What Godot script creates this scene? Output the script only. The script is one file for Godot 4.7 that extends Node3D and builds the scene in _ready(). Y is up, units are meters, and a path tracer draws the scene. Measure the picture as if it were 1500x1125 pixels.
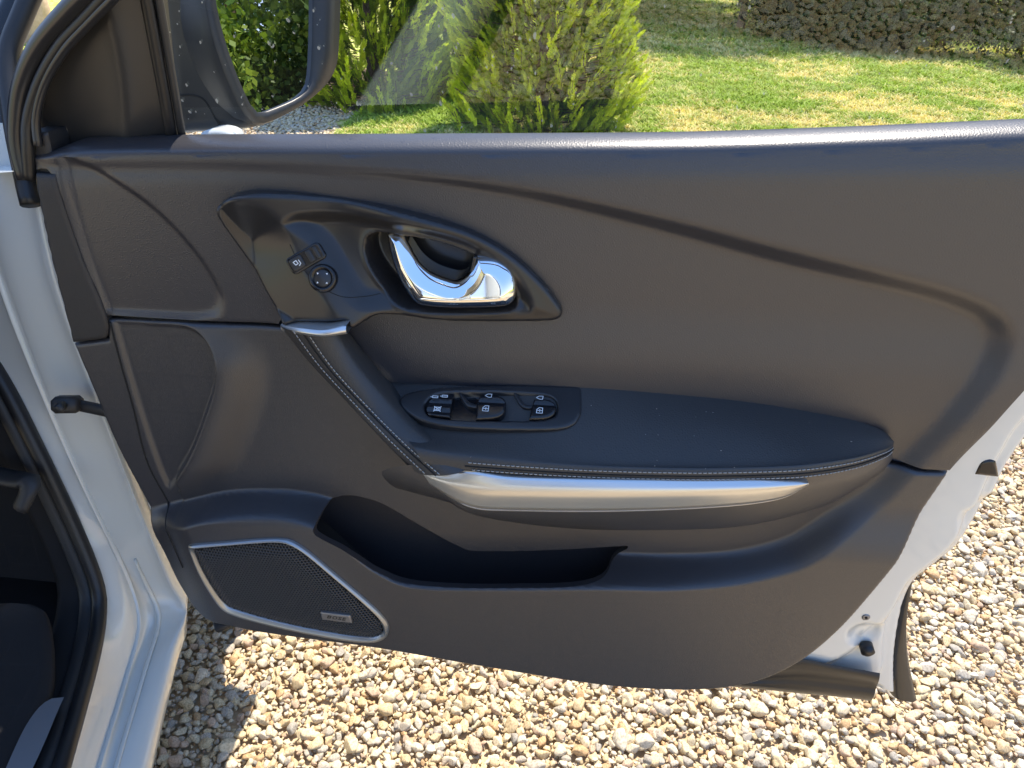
extends Node3D
# An open car door on a gravel drive, lawn and conifers beyond its window. Metres; y up; the car points roughly to -z.

var M := {}                       # materials
var door_place := Transform3D(Basis(Vector3(0.99452, 0, 0.10453), Vector3(0, 1, 0), Vector3(-0.10453, 0, 0.99452)), Vector3(0, 0, -0.73))
# door axes: x along the door away from the hinge, y up, z out of the trim towards the open side
var arm_place := Transform3D(Vector3(1, 0, 0), Vector3(0, 0.3827, -0.9239), Vector3(0, 0.9239, 0.3827), Vector3(0.08, 0.82, 0.014))              # the armrest's sloping top, in door axes
var pane_place := Transform3D(Vector3(1, 0, 0), Vector3(0, 0.9511, 0.309), Vector3(0, -0.309, 0.9511), Vector3(0, 1.085, -0.035))             # the window, leaning in with the car's side, in door axes
var mirror_place := Transform3D(Vector3(0.4695, 0, -0.8829), Vector3(-0.1076, 0.9925, -0.0572), Vector3(0.8764, 0.1219, 0.466), Vector3(-0.3093, 1.1356, -0.17))           # the wing mirror's face, in door axes
var car: Node3D
var door: Node3D
var rng := RandomNumberGenerator.new()

# ------------------------------------------------------------------ helpers
func lin(r: float, g: float, b: float) -> Color:
	return Color(r, g, b).linear_to_srgb()

func mat(called: String, c: Color, rough: float, metal := 0.0, spec := 0.5) -> StandardMaterial3D:
	var m := StandardMaterial3D.new()
	m.resource_name = called
	m.albedo_color = c
	m.roughness = rough
	m.metallic = metal
	m.metallic_specular = spec
	M[called] = m
	return m

func noise_texture(freq: float, kind: int, seed_: int, octaves := 3, size := 512, ramp: Gradient = null) -> NoiseTexture2D:
	var n := FastNoiseLite.new()
	n.noise_type = kind
	n.frequency = freq
	n.seed = seed_
	n.fractal_octaves = octaves
	if kind == FastNoiseLite.TYPE_CELLULAR:
		n.cellular_return_type = FastNoiseLite.RETURN_DISTANCE2_SUB
		n.fractal_type = FastNoiseLite.FRACTAL_NONE
	var t := NoiseTexture2D.new()
	t.width = size
	t.height = size
	t.seamless = true
	t.noise = n
	if ramp:
		t.color_ramp = ramp
	return t

func ramp(stops: Array) -> Gradient:
	var g := Gradient.new()
	g.offsets = PackedFloat32Array()
	g.colors = PackedColorArray()
	var o := PackedFloat32Array()
	var c := PackedColorArray()
	for s in stops:
		o.append(s[0]); c.append(s[1])
	g.offsets = o
	g.colors = c
	return g

func grain(m: StandardMaterial3D, t: Texture2D, tiles: float, cm: float) -> void:
	m.uv1_triplanar = true
	m.uv1_scale = Vector3.ONE * tiles
	m.heightmap_enabled = true
	m.heightmap_texture = t
	m.heightmap_scale = cm

func p2(a: Array) -> PackedVector2Array:
	var r := PackedVector2Array()
	for i in range(0, a.size(), 2):
		r.append(Vector2(a[i], a[i + 1]))
	return r

func p3(a: Array) -> PackedVector3Array:
	var r := PackedVector3Array()
	for i in range(0, a.size(), 3):
		r.append(Vector3(a[i], a[i + 1], a[i + 2]))
	return r

# smooth closed outline through points; a point given twice stays a corner
func curve(p: PackedVector2Array, n := 6, closed := true) -> PackedVector2Array:
	var r := PackedVector2Array()
	var c := p.size()
	for i in (c if closed else c - 1):
		var a := p[posmod(i - 1, c)] if closed else p[maxi(i - 1, 0)]
		var b := p[i]
		var d := p[(i + 1) % c]
		var e := p[(i + 2) % c] if closed else p[mini(i + 2, c - 1)]
		if b.distance_to(d) < 1e-5:
			continue
		for k in n:
			r.append(b.cubic_interpolate(d, a, e, float(k) / n))
	if not closed:
		r.append(p[c - 1])
	return r

func outline(a: Array, n := 6) -> PackedVector2Array:
	return curve(p2(a), n)

# a smooth line in space, evenly resampled to n points
func line(p: PackedVector3Array, n: int) -> PackedVector3Array:
	var c := Curve3D.new()
	c.bake_interval = 0.002
	for i in p.size():
		var t := (p[mini(i + 1, p.size() - 1)] - p[maxi(i - 1, 0)]) / 6.0
		var to_last := 0.0 if i == 0 else minf(1.0, p[i].distance_to(p[i - 1]) * 3.0 / maxf(t.length() * 6.0, 1e-6))
		var to_next := 0.0 if i == p.size() - 1 else minf(1.0, p[i].distance_to(p[i + 1]) * 3.0 / maxf(t.length() * 6.0, 1e-6))
		c.add_point(p[i], -t * to_last, t * to_next)
	var r := PackedVector3Array()
	var l := c.get_baked_length()
	for i in n:
		r.append(c.sample_baked(l * i / (n - 1), true))
	return r

func smooth_rows(rows: Array, n: int) -> Array:
	var out := []
	var c := rows.size()
	for i in c - 1:
		for k in n:
			var r := PackedVector3Array()
			for j in rows[i].size():
				r.append((rows[i][j] as Vector3).cubic_interpolate(rows[i + 1][j], rows[maxi(i - 1, 0)][j], rows[mini(i + 2, c - 1)][j], float(k) / n))
			out.append(r)
	out.append(rows[c - 1])
	return out

func surf() -> SurfaceTool:
	var st := SurfaceTool.new()
	st.begin(Mesh.PRIMITIVE_TRIANGLES)
	return st

func tri(st: SurfaceTool, a: Vector3, b: Vector3, c: Vector3) -> void:
	st.add_vertex(a); st.add_vertex(b); st.add_vertex(c)

func quad(st: SurfaceTool, a: Vector3, b: Vector3, c: Vector3, d: Vector3) -> void:
	tri(st, a, b, c); tri(st, a, c, d)

# rows of points running left to right, listed from top to bottom, front towards the viewer
func sheet(st: SurfaceTool, rows: Array, flip := false) -> void:
	for i in rows.size() - 1:
		var a: PackedVector3Array = rows[i]
		var b: PackedVector3Array = rows[i + 1]
		for j in a.size() - 1:
			if flip:
				quad(st, a[j + 1], a[j], b[j], b[j + 1])
			else:
				quad(st, a[j], a[j + 1], b[j + 1], b[j])

func tube(st: SurfaceTool, p: PackedVector3Array, r: float, sides := 8, squash := 1.0, up := Vector3.UP) -> void:
	var rows := []
	for i in p.size():
		var t := (p[mini(i + 1, p.size() - 1)] - p[maxi(i - 1, 0)]).normalized()
		var s := t.cross(up).normalized()
		var u := s.cross(t).normalized()
		var ring := PackedVector3Array()
		for k in sides + 1:
			var a := TAU * k / sides
			ring.append(p[i] + s * cos(a) * r + u * sin(a) * r * squash)
		rows.append(ring)
	sheet(st, rows)
	for e in [0, p.size() - 1]:
		for k in sides:
			if e == 0:
				tri(st, p[e], rows[e][k + 1], rows[e][k])
			else:
				tri(st, p[e], rows[e][k], rows[e][k + 1])

func box(st: SurfaceTool, f: Transform3D, size: Vector3, bevel := 0.0) -> void:
	var h := size / 2
	bevel = minf(bevel, minf(h.x, minf(h.y, h.z)) * 0.9)
	var c := func(x: float, y: float, z: float) -> Vector3: return f * Vector3(x, y, z)
	for axis in 3:
		for s: float in [-1.0, 1.0]:
			var q := []
			for k: Vector2 in [Vector2(-1, -1), Vector2(1, -1), Vector2(1, 1), Vector2(-1, 1)]:
				var v := Vector3()
				v[axis] = s * h[axis]
				v[(axis + 1) % 3] = k.x * (h[(axis + 1) % 3] - bevel)
				v[(axis + 2) % 3] = k.y * (h[(axis + 2) % 3] - bevel)
				q.append(f * v)
			if s > 0:
				quad(st, q[0], q[3], q[2], q[1])
			else:
				quad(st, q[0], q[1], q[2], q[3])
	if bevel > 0:
		for axis in 3:
			for s1: float in [-1.0, 1.0]:
				for s2: float in [-1.0, 1.0]:
					var b := (axis + 1) % 3
					var d := (axis + 2) % 3
					var v := []
					for e: float in [-1.0, 1.0]:
						var m := Vector3(); var n := Vector3()
						m[axis] = e * (h[axis] - bevel); n[axis] = m[axis]
						m[b] = s1 * h[b]; m[d] = s2 * (h[d] - bevel)
						n[b] = s1 * (h[b] - bevel); n[d] = s2 * h[d]
						v.append(f * m); v.append(f * n)
					if s1 * s2 > 0:
						quad(st, v[0], v[2], v[3], v[1])
					else:
						quad(st, v[0], v[1], v[3], v[2])
		for x: float in [-1.0, 1.0]:
			for y: float in [-1.0, 1.0]:
				for z: float in [-1.0, 1.0]:
					var a: Vector3 = c.call(x * h.x, y * (h.y - bevel), z * (h.z - bevel))
					var b2: Vector3 = c.call(x * (h.x - bevel), y * h.y, z * (h.z - bevel))
					var d2: Vector3 = c.call(x * (h.x - bevel), y * (h.y - bevel), z * h.z)
					if x * y * z > 0:
						tri(st, a, d2, b2)
					else:
						tri(st, a, b2, d2)

# a contour whose signed distance (positive inside, clipped to reach) can be asked for
class Rim:
	var p: PackedVector2Array
	var reach: float
	var cells := {}
	func _init(points: PackedVector2Array, reach_: float) -> void:
		p = points
		reach = reach_
		for i in p.size():
			var a := p[i]
			var b := p[(i + 1) % p.size()]
			var lo := (a.min(b) - Vector2.ONE * reach) / reach
			var hi := (a.max(b) + Vector2.ONE * reach) / reach
			for x in range(floori(lo.x), floori(hi.x) + 1):
				for y in range(floori(lo.y), floori(hi.y) + 1):
					var k := Vector2i(x, y)
					if not cells.has(k):
						cells[k] = []
					cells[k].append(i)
	func near(q: Vector2) -> Vector2:
		var best := INF
		var r := q
		for i in p.size():
			var c := Geometry2D.get_closest_point_to_segment(q, p[i], p[(i + 1) % p.size()])
			var d := c.distance_squared_to(q)
			if d < best:
				best = d
				r = c
		return r
	func d(q: Vector2) -> float:
		var best := reach * reach
		var list = cells.get(Vector2i(floori(q.x / reach), floori(q.y / reach)))
		if list != null:
			for i: int in list:
				var c := Geometry2D.get_closest_point_to_segment(q, p[i], p[(i + 1) % p.size()])
				best = minf(best, c.distance_squared_to(q))
		var s := sqrt(best)
		return s if holds(q) else -s
	# two of three close points decide, as the built-in test can slip where its ray meets a corner
	func holds(q: Vector2) -> bool:
		var a := Geometry2D.is_point_in_polygon(q, p)
		var b := Geometry2D.is_point_in_polygon(q + Vector2(1.7e-5, -2.3e-5), p)
		return a if a == b else Geometry2D.is_point_in_polygon(q + Vector2(-2.9e-5, -1.1e-5), p)

func roll(d: float, r: float) -> float:     # how far a rounded edge of radius r has dropped at d from the edge
	if d >= r:
		return 0.0
	var k := 1.0 - maxf(d, 0.0) / r
	return r * (1.0 - sqrt(maxf(0.0, 1.0 - k * k)))

# a moulded panel: an outline in a plane, its height over that plane, rounded edge, and a rim that runs back to the given depth
func panel(st: SurfaceTool, f: Transform3D, poly: PackedVector2Array, step: float, h: Callable, edge := 0.003, back := -0.01, hole: Rim = null) -> void:
	if Geometry2D.is_polygon_clockwise(poly):
		poly = poly.duplicate()
		poly.reverse()
	var rim := Rim.new(poly, maxf(edge, step * 1.5))
	var lo := Vector2.INF
	var hi := -Vector2.INF
	for q in poly:
		lo = lo.min(q); hi = hi.max(q)
	var nx := ceili((hi.x - lo.x) / step) + 2
	var ny := ceili((hi.y - lo.y) / step) + 2
	var inside := PackedByteArray()
	inside.resize(nx * ny)
	for j in ny:
		for i in nx:
			var q := lo + Vector2(i - 0.5, j - 0.5) * step
			inside[j * nx + i] = 1 if rim.holds(q) and (hole == null or not hole.holds(q)) else 0
	var at := PackedInt32Array()
	at.resize(nx * ny)
	at.fill(-1)
	var pts := PackedVector3Array()
	st.set_smooth_group(0)
	for j in ny - 1:
		for i in nx - 1:
			var c := [j * nx + i, j * nx + i + 1, (j + 1) * nx + i + 1, (j + 1) * nx + i]
			if inside[c[0]] + inside[c[1]] + inside[c[2]] + inside[c[3]] == 0:
				continue
			for k: int in c:
				if at[k] < 0:
					var q := lo + Vector2(k % nx - 0.5, k / nx - 0.5) * step
					var e := 0.0
					if inside[k]:
						e = rim.d(q)
					elif hole and hole.holds(q):
						q = hole.near(q)
						e = 1.0
					else:
						q = rim.near(q)
					at[k] = pts.size()
					pts.append(f * Vector3(q.x, q.y, float(h.call(q)) - roll(e, edge)))
			quad(st, pts[at[c[3]]], pts[at[c[2]]], pts[at[c[1]]], pts[at[c[0]]])
	st.set_smooth_group(1)
	for i in poly.size():
		var a := poly[i]
		var b := poly[(i + 1) % poly.size()]
		quad(st, f * Vector3(b.x, b.y, float(h.call(b)) - edge), f * Vector3(b.x, b.y, back), f * Vector3(a.x, a.y, back), f * Vector3(a.x, a.y, float(h.call(a)) - edge))
	st.set_smooth_group(0)

func flat(z: float) -> Callable:
	return func(_q: Vector2) -> float: return z

# thin raised stroke lying on a plane
func stroke(st: SurfaceTool, f: Transform3D, p: PackedVector2Array, width: float, z: float, closed := false) -> void:
	var n := p.size() if closed else p.size() - 1
	for i in n:
		var a := p[i]
		var b := p[(i + 1) % p.size()]
		var s := (b - a).normalized().orthogonal() * width / 2
		var e := (b - a).normalized() * width * 0.4
		quad(st, f * Vector3(a.x - e.x - s.x, a.y - e.y - s.y, z), f * Vector3(a.x - e.x + s.x, a.y - e.y + s.y, z), f * Vector3(b.x + e.x + s.x, b.y + e.y + s.y, z), f * Vector3(b.x + e.x - s.x, b.y + e.y - s.y, z))

func put(called: String, st: SurfaceTool, m: Material, parent: Node3D, smooth := true) -> MeshInstance3D:
	if smooth:
		st.generate_normals()
	var o := MeshInstance3D.new()
	o.name = called
	o.mesh = st.commit()
	o.material_override = null
	o.mesh.surface_set_material(0, m)
	parent.add_child(o, true)
	return o

# a part of the car built in world coordinates
func put_world(called: String, st: SurfaceTool, m: Material) -> MeshInstance3D:
	var o := put(called, st, m, car)
	o.position = -car.position
	return o

func tag(o: Node3D, label: String, category: String, group := "", kind := "") -> Node3D:
	o.set_meta("label", label)
	if category: o.set_meta("category", category)
	if group: o.set_meta("group", group)
	if kind: o.set_meta("kind", kind)
	return o

func smooth01(a: float, b: float, x: float) -> float:
	return smoothstep(a, b, x)

# ------------------------------------------------------------------ scene
func _ready() -> void:
	rng.seed = 7
	var cam := Camera3D.new()
	cam.name = "camera"
	cam.position = Vector3(0, 1.25, 0)
	cam.rotation_degrees = Vector3(-31, 0, 0)
	cam.fov = 56.36
	cam.near = 0.02
	cam.far = 200
	add_child(cam)
	var env := Environment.new()
	var sky := Sky.new()
	var sm := ProceduralSkyMaterial.new()
	sm.sky_top_color = lin(0.2, 0.37, 0.76)
	sm.sky_horizon_color = lin(0.72, 0.82, 0.95)
	sm.sky_curve = 0.16
	sm.ground_bottom_color = lin(0.2, 0.18, 0.14)
	sm.ground_horizon_color = lin(0.5, 0.55, 0.55)
	sm.sky_energy_multiplier = 1.0
	sky.sky_material = sm
	env.background_mode = Environment.BG_SKY
	env.sky = sky
	env.tonemap_mode = Environment.TONE_MAPPER_LINEAR
	env.tonemap_exposure = 1.8
	env.sdfgi_enabled = true
	env.ssao_enabled = true
	env.ssil_enabled = true
	var we := WorldEnvironment.new()
	we.name = "world_environment"
	we.environment = env
	add_child(we)
	var sun := DirectionalLight3D.new()
	sun.name = "sun"
	sun.light_energy = 1.6
	sun.light_color = Color(1.0, 0.96, 0.9)
	sun.light_angular_distance = 0.5
	sun.shadow_enabled = true
	add_child(sun)
	sun.look_at_from_position(Vector3.ZERO, -Vector3(0.2, 0.883, -0.425))
	materials()
	ground()
	stones()
	lawn()
	car = Node3D.new()
	car.name = "car"
	car.position = Vector3(-1.2, 0, -0.2)
	tag(car, "white car with its front door wide open over the gravel", "car")
	add_child(car)
	door = Node3D.new()
	door.name = "door"
	car.add_child(door)
	door.transform = Transform3D(Basis(), -car.position) * door_place
	body()
	door_shell()
	door_trim()
	handle_bezel()
	armrest()
	speaker()
	window()
	wing_mirror()
	plants()

func materials() -> void:
	var leather := noise_texture(0.045, FastNoiseLite.TYPE_CELLULAR, 3, 1)
	var fine := noise_texture(0.09, FastNoiseLite.TYPE_CELLULAR, 5, 1)
	var cloth := noise_texture(0.2, FastNoiseLite.TYPE_SIMPLEX, 6, 2)
	var t := mat("soft trim", lin(0.032, 0.032, 0.038), 0.37, 0.0, 0.62)
	grain(t, leather, 17, 0.02)
	t = mat("hard trim", lin(0.034, 0.034, 0.039), 0.37, 0.0, 0.62)
	grain(t, fine, 18, 0.022)
	t = mat("dark trim", lin(0.026, 0.025, 0.026), 0.55)
	grain(t, fine, 16, 0.03)
	t = mat("leather", lin(0.038, 0.037, 0.037), 0.44)
	grain(t, leather, 15, 0.028)
	mat("satin plastic", lin(0.022, 0.022, 0.024), 0.28)
	mat("sail plastic", lin(0.03, 0.029, 0.029), 0.4)
	mat("matt plastic", lin(0.02, 0.02, 0.021), 0.55)
	mat("gloss plastic", lin(0.01, 0.01, 0.012), 0.16)
	mat("rubber", lin(0.012, 0.012, 0.013), 0.42)
	t = mat("carpet", lin(0.03, 0.029, 0.03), 0.95, 0.0, 0.2)
	grain(t, cloth, 18, 0.1)
	t = mat("white paint", lin(0.65, 0.67, 0.64), 0.3)
	t.clearcoat_enabled = true
	t.clearcoat = 1.0
	t.clearcoat_roughness = 0.06
	mat("chrome", lin(0.86, 0.87, 0.88), 0.035, 1.0)
	t = mat("satin silver", lin(0.62, 0.62, 0.61), 0.3, 0.85)
	mat("ring silver", lin(0.34, 0.35, 0.36), 0.3, 0.8)
	mat("dust", lin(0.4, 0.38, 0.35), 0.9)
	mat("brushed plate", lin(0.24, 0.24, 0.25), 0.45, 0.7)
	mat("thread", lin(0.34, 0.34, 0.33), 0.8)
	mat("icon", lin(0.75, 0.78, 0.8), 0.6)
	mat("grille", lin(0.03, 0.03, 0.031), 0.4)
	mat("black void", lin(0.006, 0.006, 0.006), 0.8)
	mat("lettering", lin(0.015, 0.015, 0.015), 0.5)
	# safety glass with a thin reflecting coat against the heat
	t = mat("glass", Color(0.9, 0.96, 0.95, 0.07), 0.0, 1.0)
	t.transparency = BaseMaterial3D.TRANSPARENCY_ALPHA
	var even_ := GradientTexture2D.new()
	even_.width = 4
	even_.height = 4
	even_.gradient = ramp([[0.0, Color.WHITE], [1.0, Color.WHITE]])
	t.albedo_texture = even_
	t = mat("dried water", Color(0.85, 0.87, 0.86, 0.4), 0.7)
	t.transparency = BaseMaterial3D.TRANSPARENCY_ALPHA
	mat("mirror", lin(0.8, 0.82, 0.83), 0.0, 1.0)
	mat("mirror shell", lin(0.022, 0.023, 0.025), 0.42)
	# ground
	t = mat("sand", Color.WHITE, 0.95, 0.0, 0.3)
	t.albedo_texture = noise_texture(0.03, FastNoiseLite.TYPE_SIMPLEX, 21, 5, 1024, ramp([[0.0, lin(0.36, 0.26, 0.15)], [0.5, lin(0.52, 0.4, 0.25)], [1.0, lin(0.64, 0.52, 0.36)]]))
	t.uv1_triplanar = true
	t.uv1_world_triplanar = true
	t.uv1_scale = Vector3.ONE * 1.6
	t = mat("turf", Color.WHITE, 0.95, 0.0, 0.2)
	t.albedo_texture = noise_texture(0.012, FastNoiseLite.TYPE_SIMPLEX, 22, 5, 1024, ramp([[0.0, lin(0.17, 0.24, 0.03)], [0.42, lin(0.3, 0.36, 0.05)], [0.6, lin(0.55, 0.5, 0.17)], [1.0, lin(0.65, 0.54, 0.25)]]))
	t.uv1_triplanar = true
	t.uv1_world_triplanar = true
	t.uv1_scale = Vector3.ONE * 0.35
	t = mat("soil", Color.WHITE, 0.95, 0.0, 0.2)
	t.albedo_texture = noise_texture(0.03, FastNoiseLite.TYPE_SIMPLEX, 23, 5, 512, ramp([[0.0, lin(0.06, 0.04, 0.025)], [1.0, lin(0.17, 0.12, 0.075)]]))
	t.uv1_triplanar = true
	t.uv1_scale = Vector3.ONE * 1.5
	var speck := noise_texture(0.02, FastNoiseLite.TYPE_SIMPLEX, 25, 5, 512, ramp([[0.0, Color(0.66, 0.64, 0.62)], [0.5, Color(0.95, 0.93, 0.9)], [1.0, Color(1, 1, 1)]]))
	t = mat("stone", Color.WHITE, 0.7, 0.0, 0.4)
	t.albedo_texture = speck
	t.uv1_triplanar = true
	t.uv1_scale = Vector3.ONE * 0.6
	t.vertex_color_use_as_albedo = true
	for i in stone_tones.size():
		var c: Array = stone_tones[i]
		t = mat("stone %d" % i, lin(c[0], c[1], c[2]), 0.7, 0.0, 0.4)
		t.albedo_texture = speck
		t.uv1_triplanar = true
		t.uv1_scale = Vector3.ONE * 0.6
	for n: String in ["leaf", "blade"]:
		t = mat(n, Color.WHITE, 0.55 if n == "leaf" else 0.6, 0.0, 0.3)
		t.vertex_color_use_as_albedo = true
		t.backlight_enabled = true
		t.backlight = Color(0.7, 0.7, 0.5)
	t = mat("bark", Color.WHITE, 0.9, 0.0, 0.2)
	t.albedo_texture = noise_texture(0.04, FastNoiseLite.TYPE_SIMPLEX, 31, 4, 512, ramp([[0.0, lin(0.05, 0.035, 0.025)], [1.0, lin(0.16, 0.12, 0.09)]]))
	t.uv1_triplanar = true
	t.uv1_scale = Vector3(3, 0.8, 3)
	t = mat("render wall", Color.WHITE, 0.9, 0.0, 0.2)
	t.albedo_texture = noise_texture(0.02, FastNoiseLite.TYPE_SIMPLEX, 33, 4, 512, ramp([[0.0, lin(0.5, 0.36, 0.26)], [1.0, lin(0.66, 0.5, 0.38)]]))
	t.uv1_triplanar = true
	mat("coping", lin(0.16, 0.09, 0.06), 0.85)


var stone_tones := [[0.74, 0.640, 0.446], [0.66, 0.522, 0.316], [0.6, 0.542, 0.446], [0.5, 0.453, 0.381], [0.4, 0.374, 0.326], [0.72, 0.660, 0.530], [0.58, 0.394, 0.214], [0.62, 0.463, 0.335], [0.72, 0.591, 0.372], [0.68, 0.601, 0.465]]
var stone_shapes: Array[ArrayMesh] = []
var gravel: Node3D

func land(called: String, poly: Array, y: float, m: Material, parent: Node3D = self) -> MeshInstance3D:
	var p := p2(poly)
	var st := surf()
	var ix := Geometry2D.triangulate_polygon(p)
	for i in range(0, ix.size(), 3):
		var t := [p[ix[i]], p[ix[i + 1]], p[ix[i + 2]]]
		if (t[1] - t[0]).cross(t[2] - t[0]) < 0:
			t.reverse()
		for q: Vector2 in t:
			st.add_vertex(Vector3(q.x, y, q.y))
	var o := put(called, st, m, parent)
	return o

func ground() -> void:
	var g := land("ground", [-70, -70, 70, -70, 70, 70, -70, 70], -0.012, M["turf"])
	tag(g, "dry open land round the drive and lawn", "ground", "", "structure")
	gravel = Node3D.new()
	gravel.name = "gravel_drive"
	add_child(gravel)
	tag(gravel, "loose pale gravel drive of mixed rounded stones over sand", "gravel", "", "structure")
	land("sand_bed", [-9, -11, -4.6, -11, -1.2, -5.9, 1.2, -5.5, 9, -5.2, 9, 9, -9, 9], -0.006, M["sand"], gravel)
	var s := land("planting_bed", [-4.7, -10.6, -1.9, -6.9, -0.9, -6.6, 0.2, -6.1, 0.8, -6.3, 0.9, -7.0, -0.6, -8.6, -3.6, -11.5], 0.004, M["soil"])
	tag(s, "bare brown soil under the conifers at the edge of the drive", "soil", "", "structure")

func ball(sub: int) -> Array:
	var p := (1.0 + sqrt(5.0)) / 2
	var v := [Vector3(-1, p, 0), Vector3(1, p, 0), Vector3(-1, -p, 0), Vector3(1, -p, 0), Vector3(0, -1, p), Vector3(0, 1, p), Vector3(0, -1, -p), Vector3(0, 1, -p), Vector3(p, 0, -1), Vector3(p, 0, 1), Vector3(-p, 0, -1), Vector3(-p, 0, 1)]
	var f := [0, 11, 5, 0, 5, 1, 0, 1, 7, 0, 7, 10, 0, 10, 11, 1, 5, 9, 5, 11, 4, 11, 10, 2, 10, 7, 6, 7, 1, 8, 3, 9, 4, 3, 4, 2, 3, 2, 6, 3, 6, 8, 3, 8, 9, 4, 9, 5, 2, 4, 11, 6, 2, 10, 8, 6, 7, 9, 8, 1]
	for i in v.size():
		v[i] = (v[i] as Vector3).normalized()
	for s in sub:
		var g := []
		var mid := {}
		for i in range(0, f.size(), 3):
			var e := []
			for k in 3:
				var a: int = f[i + k]
				var b: int = f[i + (k + 1) % 3]
				var key := Vector2i(mini(a, b), maxi(a, b))
				if not mid.has(key):
					mid[key] = v.size()
					v.append(((v[a] + v[b]) as Vector3).normalized())
				e.append(mid[key])
			g += [f[i], e[0], e[2], f[i + 1], e[1], e[0], f[i + 2], e[2], e[1], e[0], e[1], e[2]]
		f = g
	return [v, f]

func stone_shape(seed_: int, sub: int) -> ArrayMesh:
	var r := RandomNumberGenerator.new()
	r.seed = seed_ * 31 + 5
	var b := ball(sub)
	var cuts := []
	for i in 11:
		cuts.append([Vector3(r.randf_range(-1, 1), r.randf_range(-1, 1), r.randf_range(-1, 1)).normalized(), r.randf_range(0.56, 0.86)])
	var n := FastNoiseLite.new()
	n.seed = seed_
	n.frequency = 0.8
	var v := []
	var wide := r.randf_range(0.62, 0.9)
	for q: Vector3 in b[0]:
		var s := q * (1.0 + 0.16 * n.get_noise_3dv(q * 2.0))
		for c in cuts:
			var over: float = s.dot(c[0]) - float(c[1])
			if over > 0:
				s -= (c[0] as Vector3) * over * 0.95
		v.append(s * Vector3(1, 0.62, wide) * 0.5)
	var st := surf()
	var f: Array = b[1]
	for i in range(0, f.size(), 3):
		tri(st, v[f[i]], v[f[i + 2]], v[f[i + 1]])
	st.generate_normals()
	st.index()
	return st.commit()

func stones() -> void:
	for i in 9:
		stone_shapes.append(stone_shape(i + 1, 2))
	var heap := []          # [transform, tone, size]
	for a in [[-0.95, 2.1, -2.15, -0.5, 0.0105, 0.007, 0.014, 0.0], [-0.95, 2.1, -2.15, -0.5, 0.0165, 0.011, 0.026, 0.003], [-0.95, 2.1, -2.15, -0.5, 0.06, 0.024, 0.035, 0.005], [-0.5, 2.6, 0.0, 1.5, 0.021, 0.017, 0.036, 0.001], [-4.2, -0.7, -7.4, -3.3, 0.034, 0.024, 0.045, 0.0]]:
		var x: float = a[0]
		while x < float(a[1]):
			var z: float = a[2]
			while z < float(a[3]):
				var q := Vector3(x + rng.randf_range(-0.5, 0.5) * float(a[4]), 0, z + rng.randf_range(-0.5, 0.5) * float(a[4]))
				z += float(a[4])
				if q.z < -5.45 + 0.08 * sin(q.x * 7.0) and q.x > -1.4 + 0.12 * sin(q.z * 9.0):
					continue
				# the layer thins out where sand shows through
				var bare := sin(q.x * 7.0 + 1.3) * sin(q.z * 9.0 + q.x * 3.0) + 0.5 * sin(q.x * 23.0 + q.z * 17.0)
				if float(a[7]) > 0.004 and bare > 0.75 and rng.randf() < 0.75:
					continue
				if rng.randf() < 0.12:
					continue
				var s := rng.randf_range(a[5], a[6]) * (1.0 if rng.randf() < 0.8 else 1.2)
				var tilt := Basis.from_euler(Vector3(rng.randf_range(-0.6, 0.6), rng.randf() * TAU, rng.randf_range(-0.6, 0.6)))
				q.y = float(a[7]) + s * 0.14
				heap.append([Transform3D(tilt.scaled_local(Vector3.ONE * s * Vector3(rng.randf_range(0.95, 1.25), rng.randf_range(0.8, 1.1), 1.0)), q), pick_tone(), s])
			x += float(a[4])
	# the three hundred that stand out largest lie on their own
	var order := []
	for i in heap.size():
		var q: Vector3 = heap[i][0].origin
		var deep := (1.25 - q.y) * 0.515 - q.z * 0.857
		var over := q.z * -0.515 - (1.25 - q.y) * 0.857
		if deep < 0.3 or q.z > -0.6 or q.z < -2.2:
			continue
		var side := q.x / deep
		var up := over / deep
		if absf(side) < 0.71 and up > -0.53 and (up < -0.43 or (side > 0.55 and up < -0.1)) and side > -0.42:
			order.append([float(heap[i][2]) / deep, i])
	order.sort_custom(func(m, n): return m[0] > n[0])
	var single := {}
	for k in mini(300, order.size()):
		single[order[k][1]] = true
	var lots := []
	for i in stone_shapes.size():
		lots.append([])
	for i in heap.size():
		var kind := i * 7 % stone_shapes.size()
		if single.has(i):
			var o := MeshInstance3D.new()
			o.name = "stone"
			o.mesh = stone_shapes[kind]
			o.transform = heap[i][0]
			o.material_override = M["stone %d" % int(heap[i][1])]
			gravel.add_child(o, true)
		else:
			lots[kind].append(heap[i])
	for kind in lots.size():
		var mm := MultiMesh.new()
		mm.transform_format = MultiMesh.TRANSFORM_3D
		mm.use_colors = true
		mm.mesh = stone_shapes[kind]
		mm.instance_count = lots[kind].size()
		for i in lots[kind].size():
			mm.set_instance_transform(i, lots[kind][i][0])
			var c: Array = stone_tones[int(lots[kind][i][1])]
			var l := rng.randf_range(0.85, 1.1)
			mm.set_instance_color(i, Color(c[0] * l, c[1] * l, c[2] * l))
		var o := MultiMeshInstance3D.new()
		o.name = "loose_stones"
		o.multimesh = mm
		o.material_override = M["stone"]
		o.set_meta("kind", "stuff")
		gravel.add_child(o, true)

func pick_tone() -> int:
	var r := rng.randf()
	for k: Array in [[0.22, 0], [0.38, 1], [0.47, 2], [0.53, 3], [0.56, 4], [0.66, 5], [0.71, 6], [0.78, 7], [0.92, 8]]:
		if r < float(k[0]):
			return k[1]
	return 9

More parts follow.
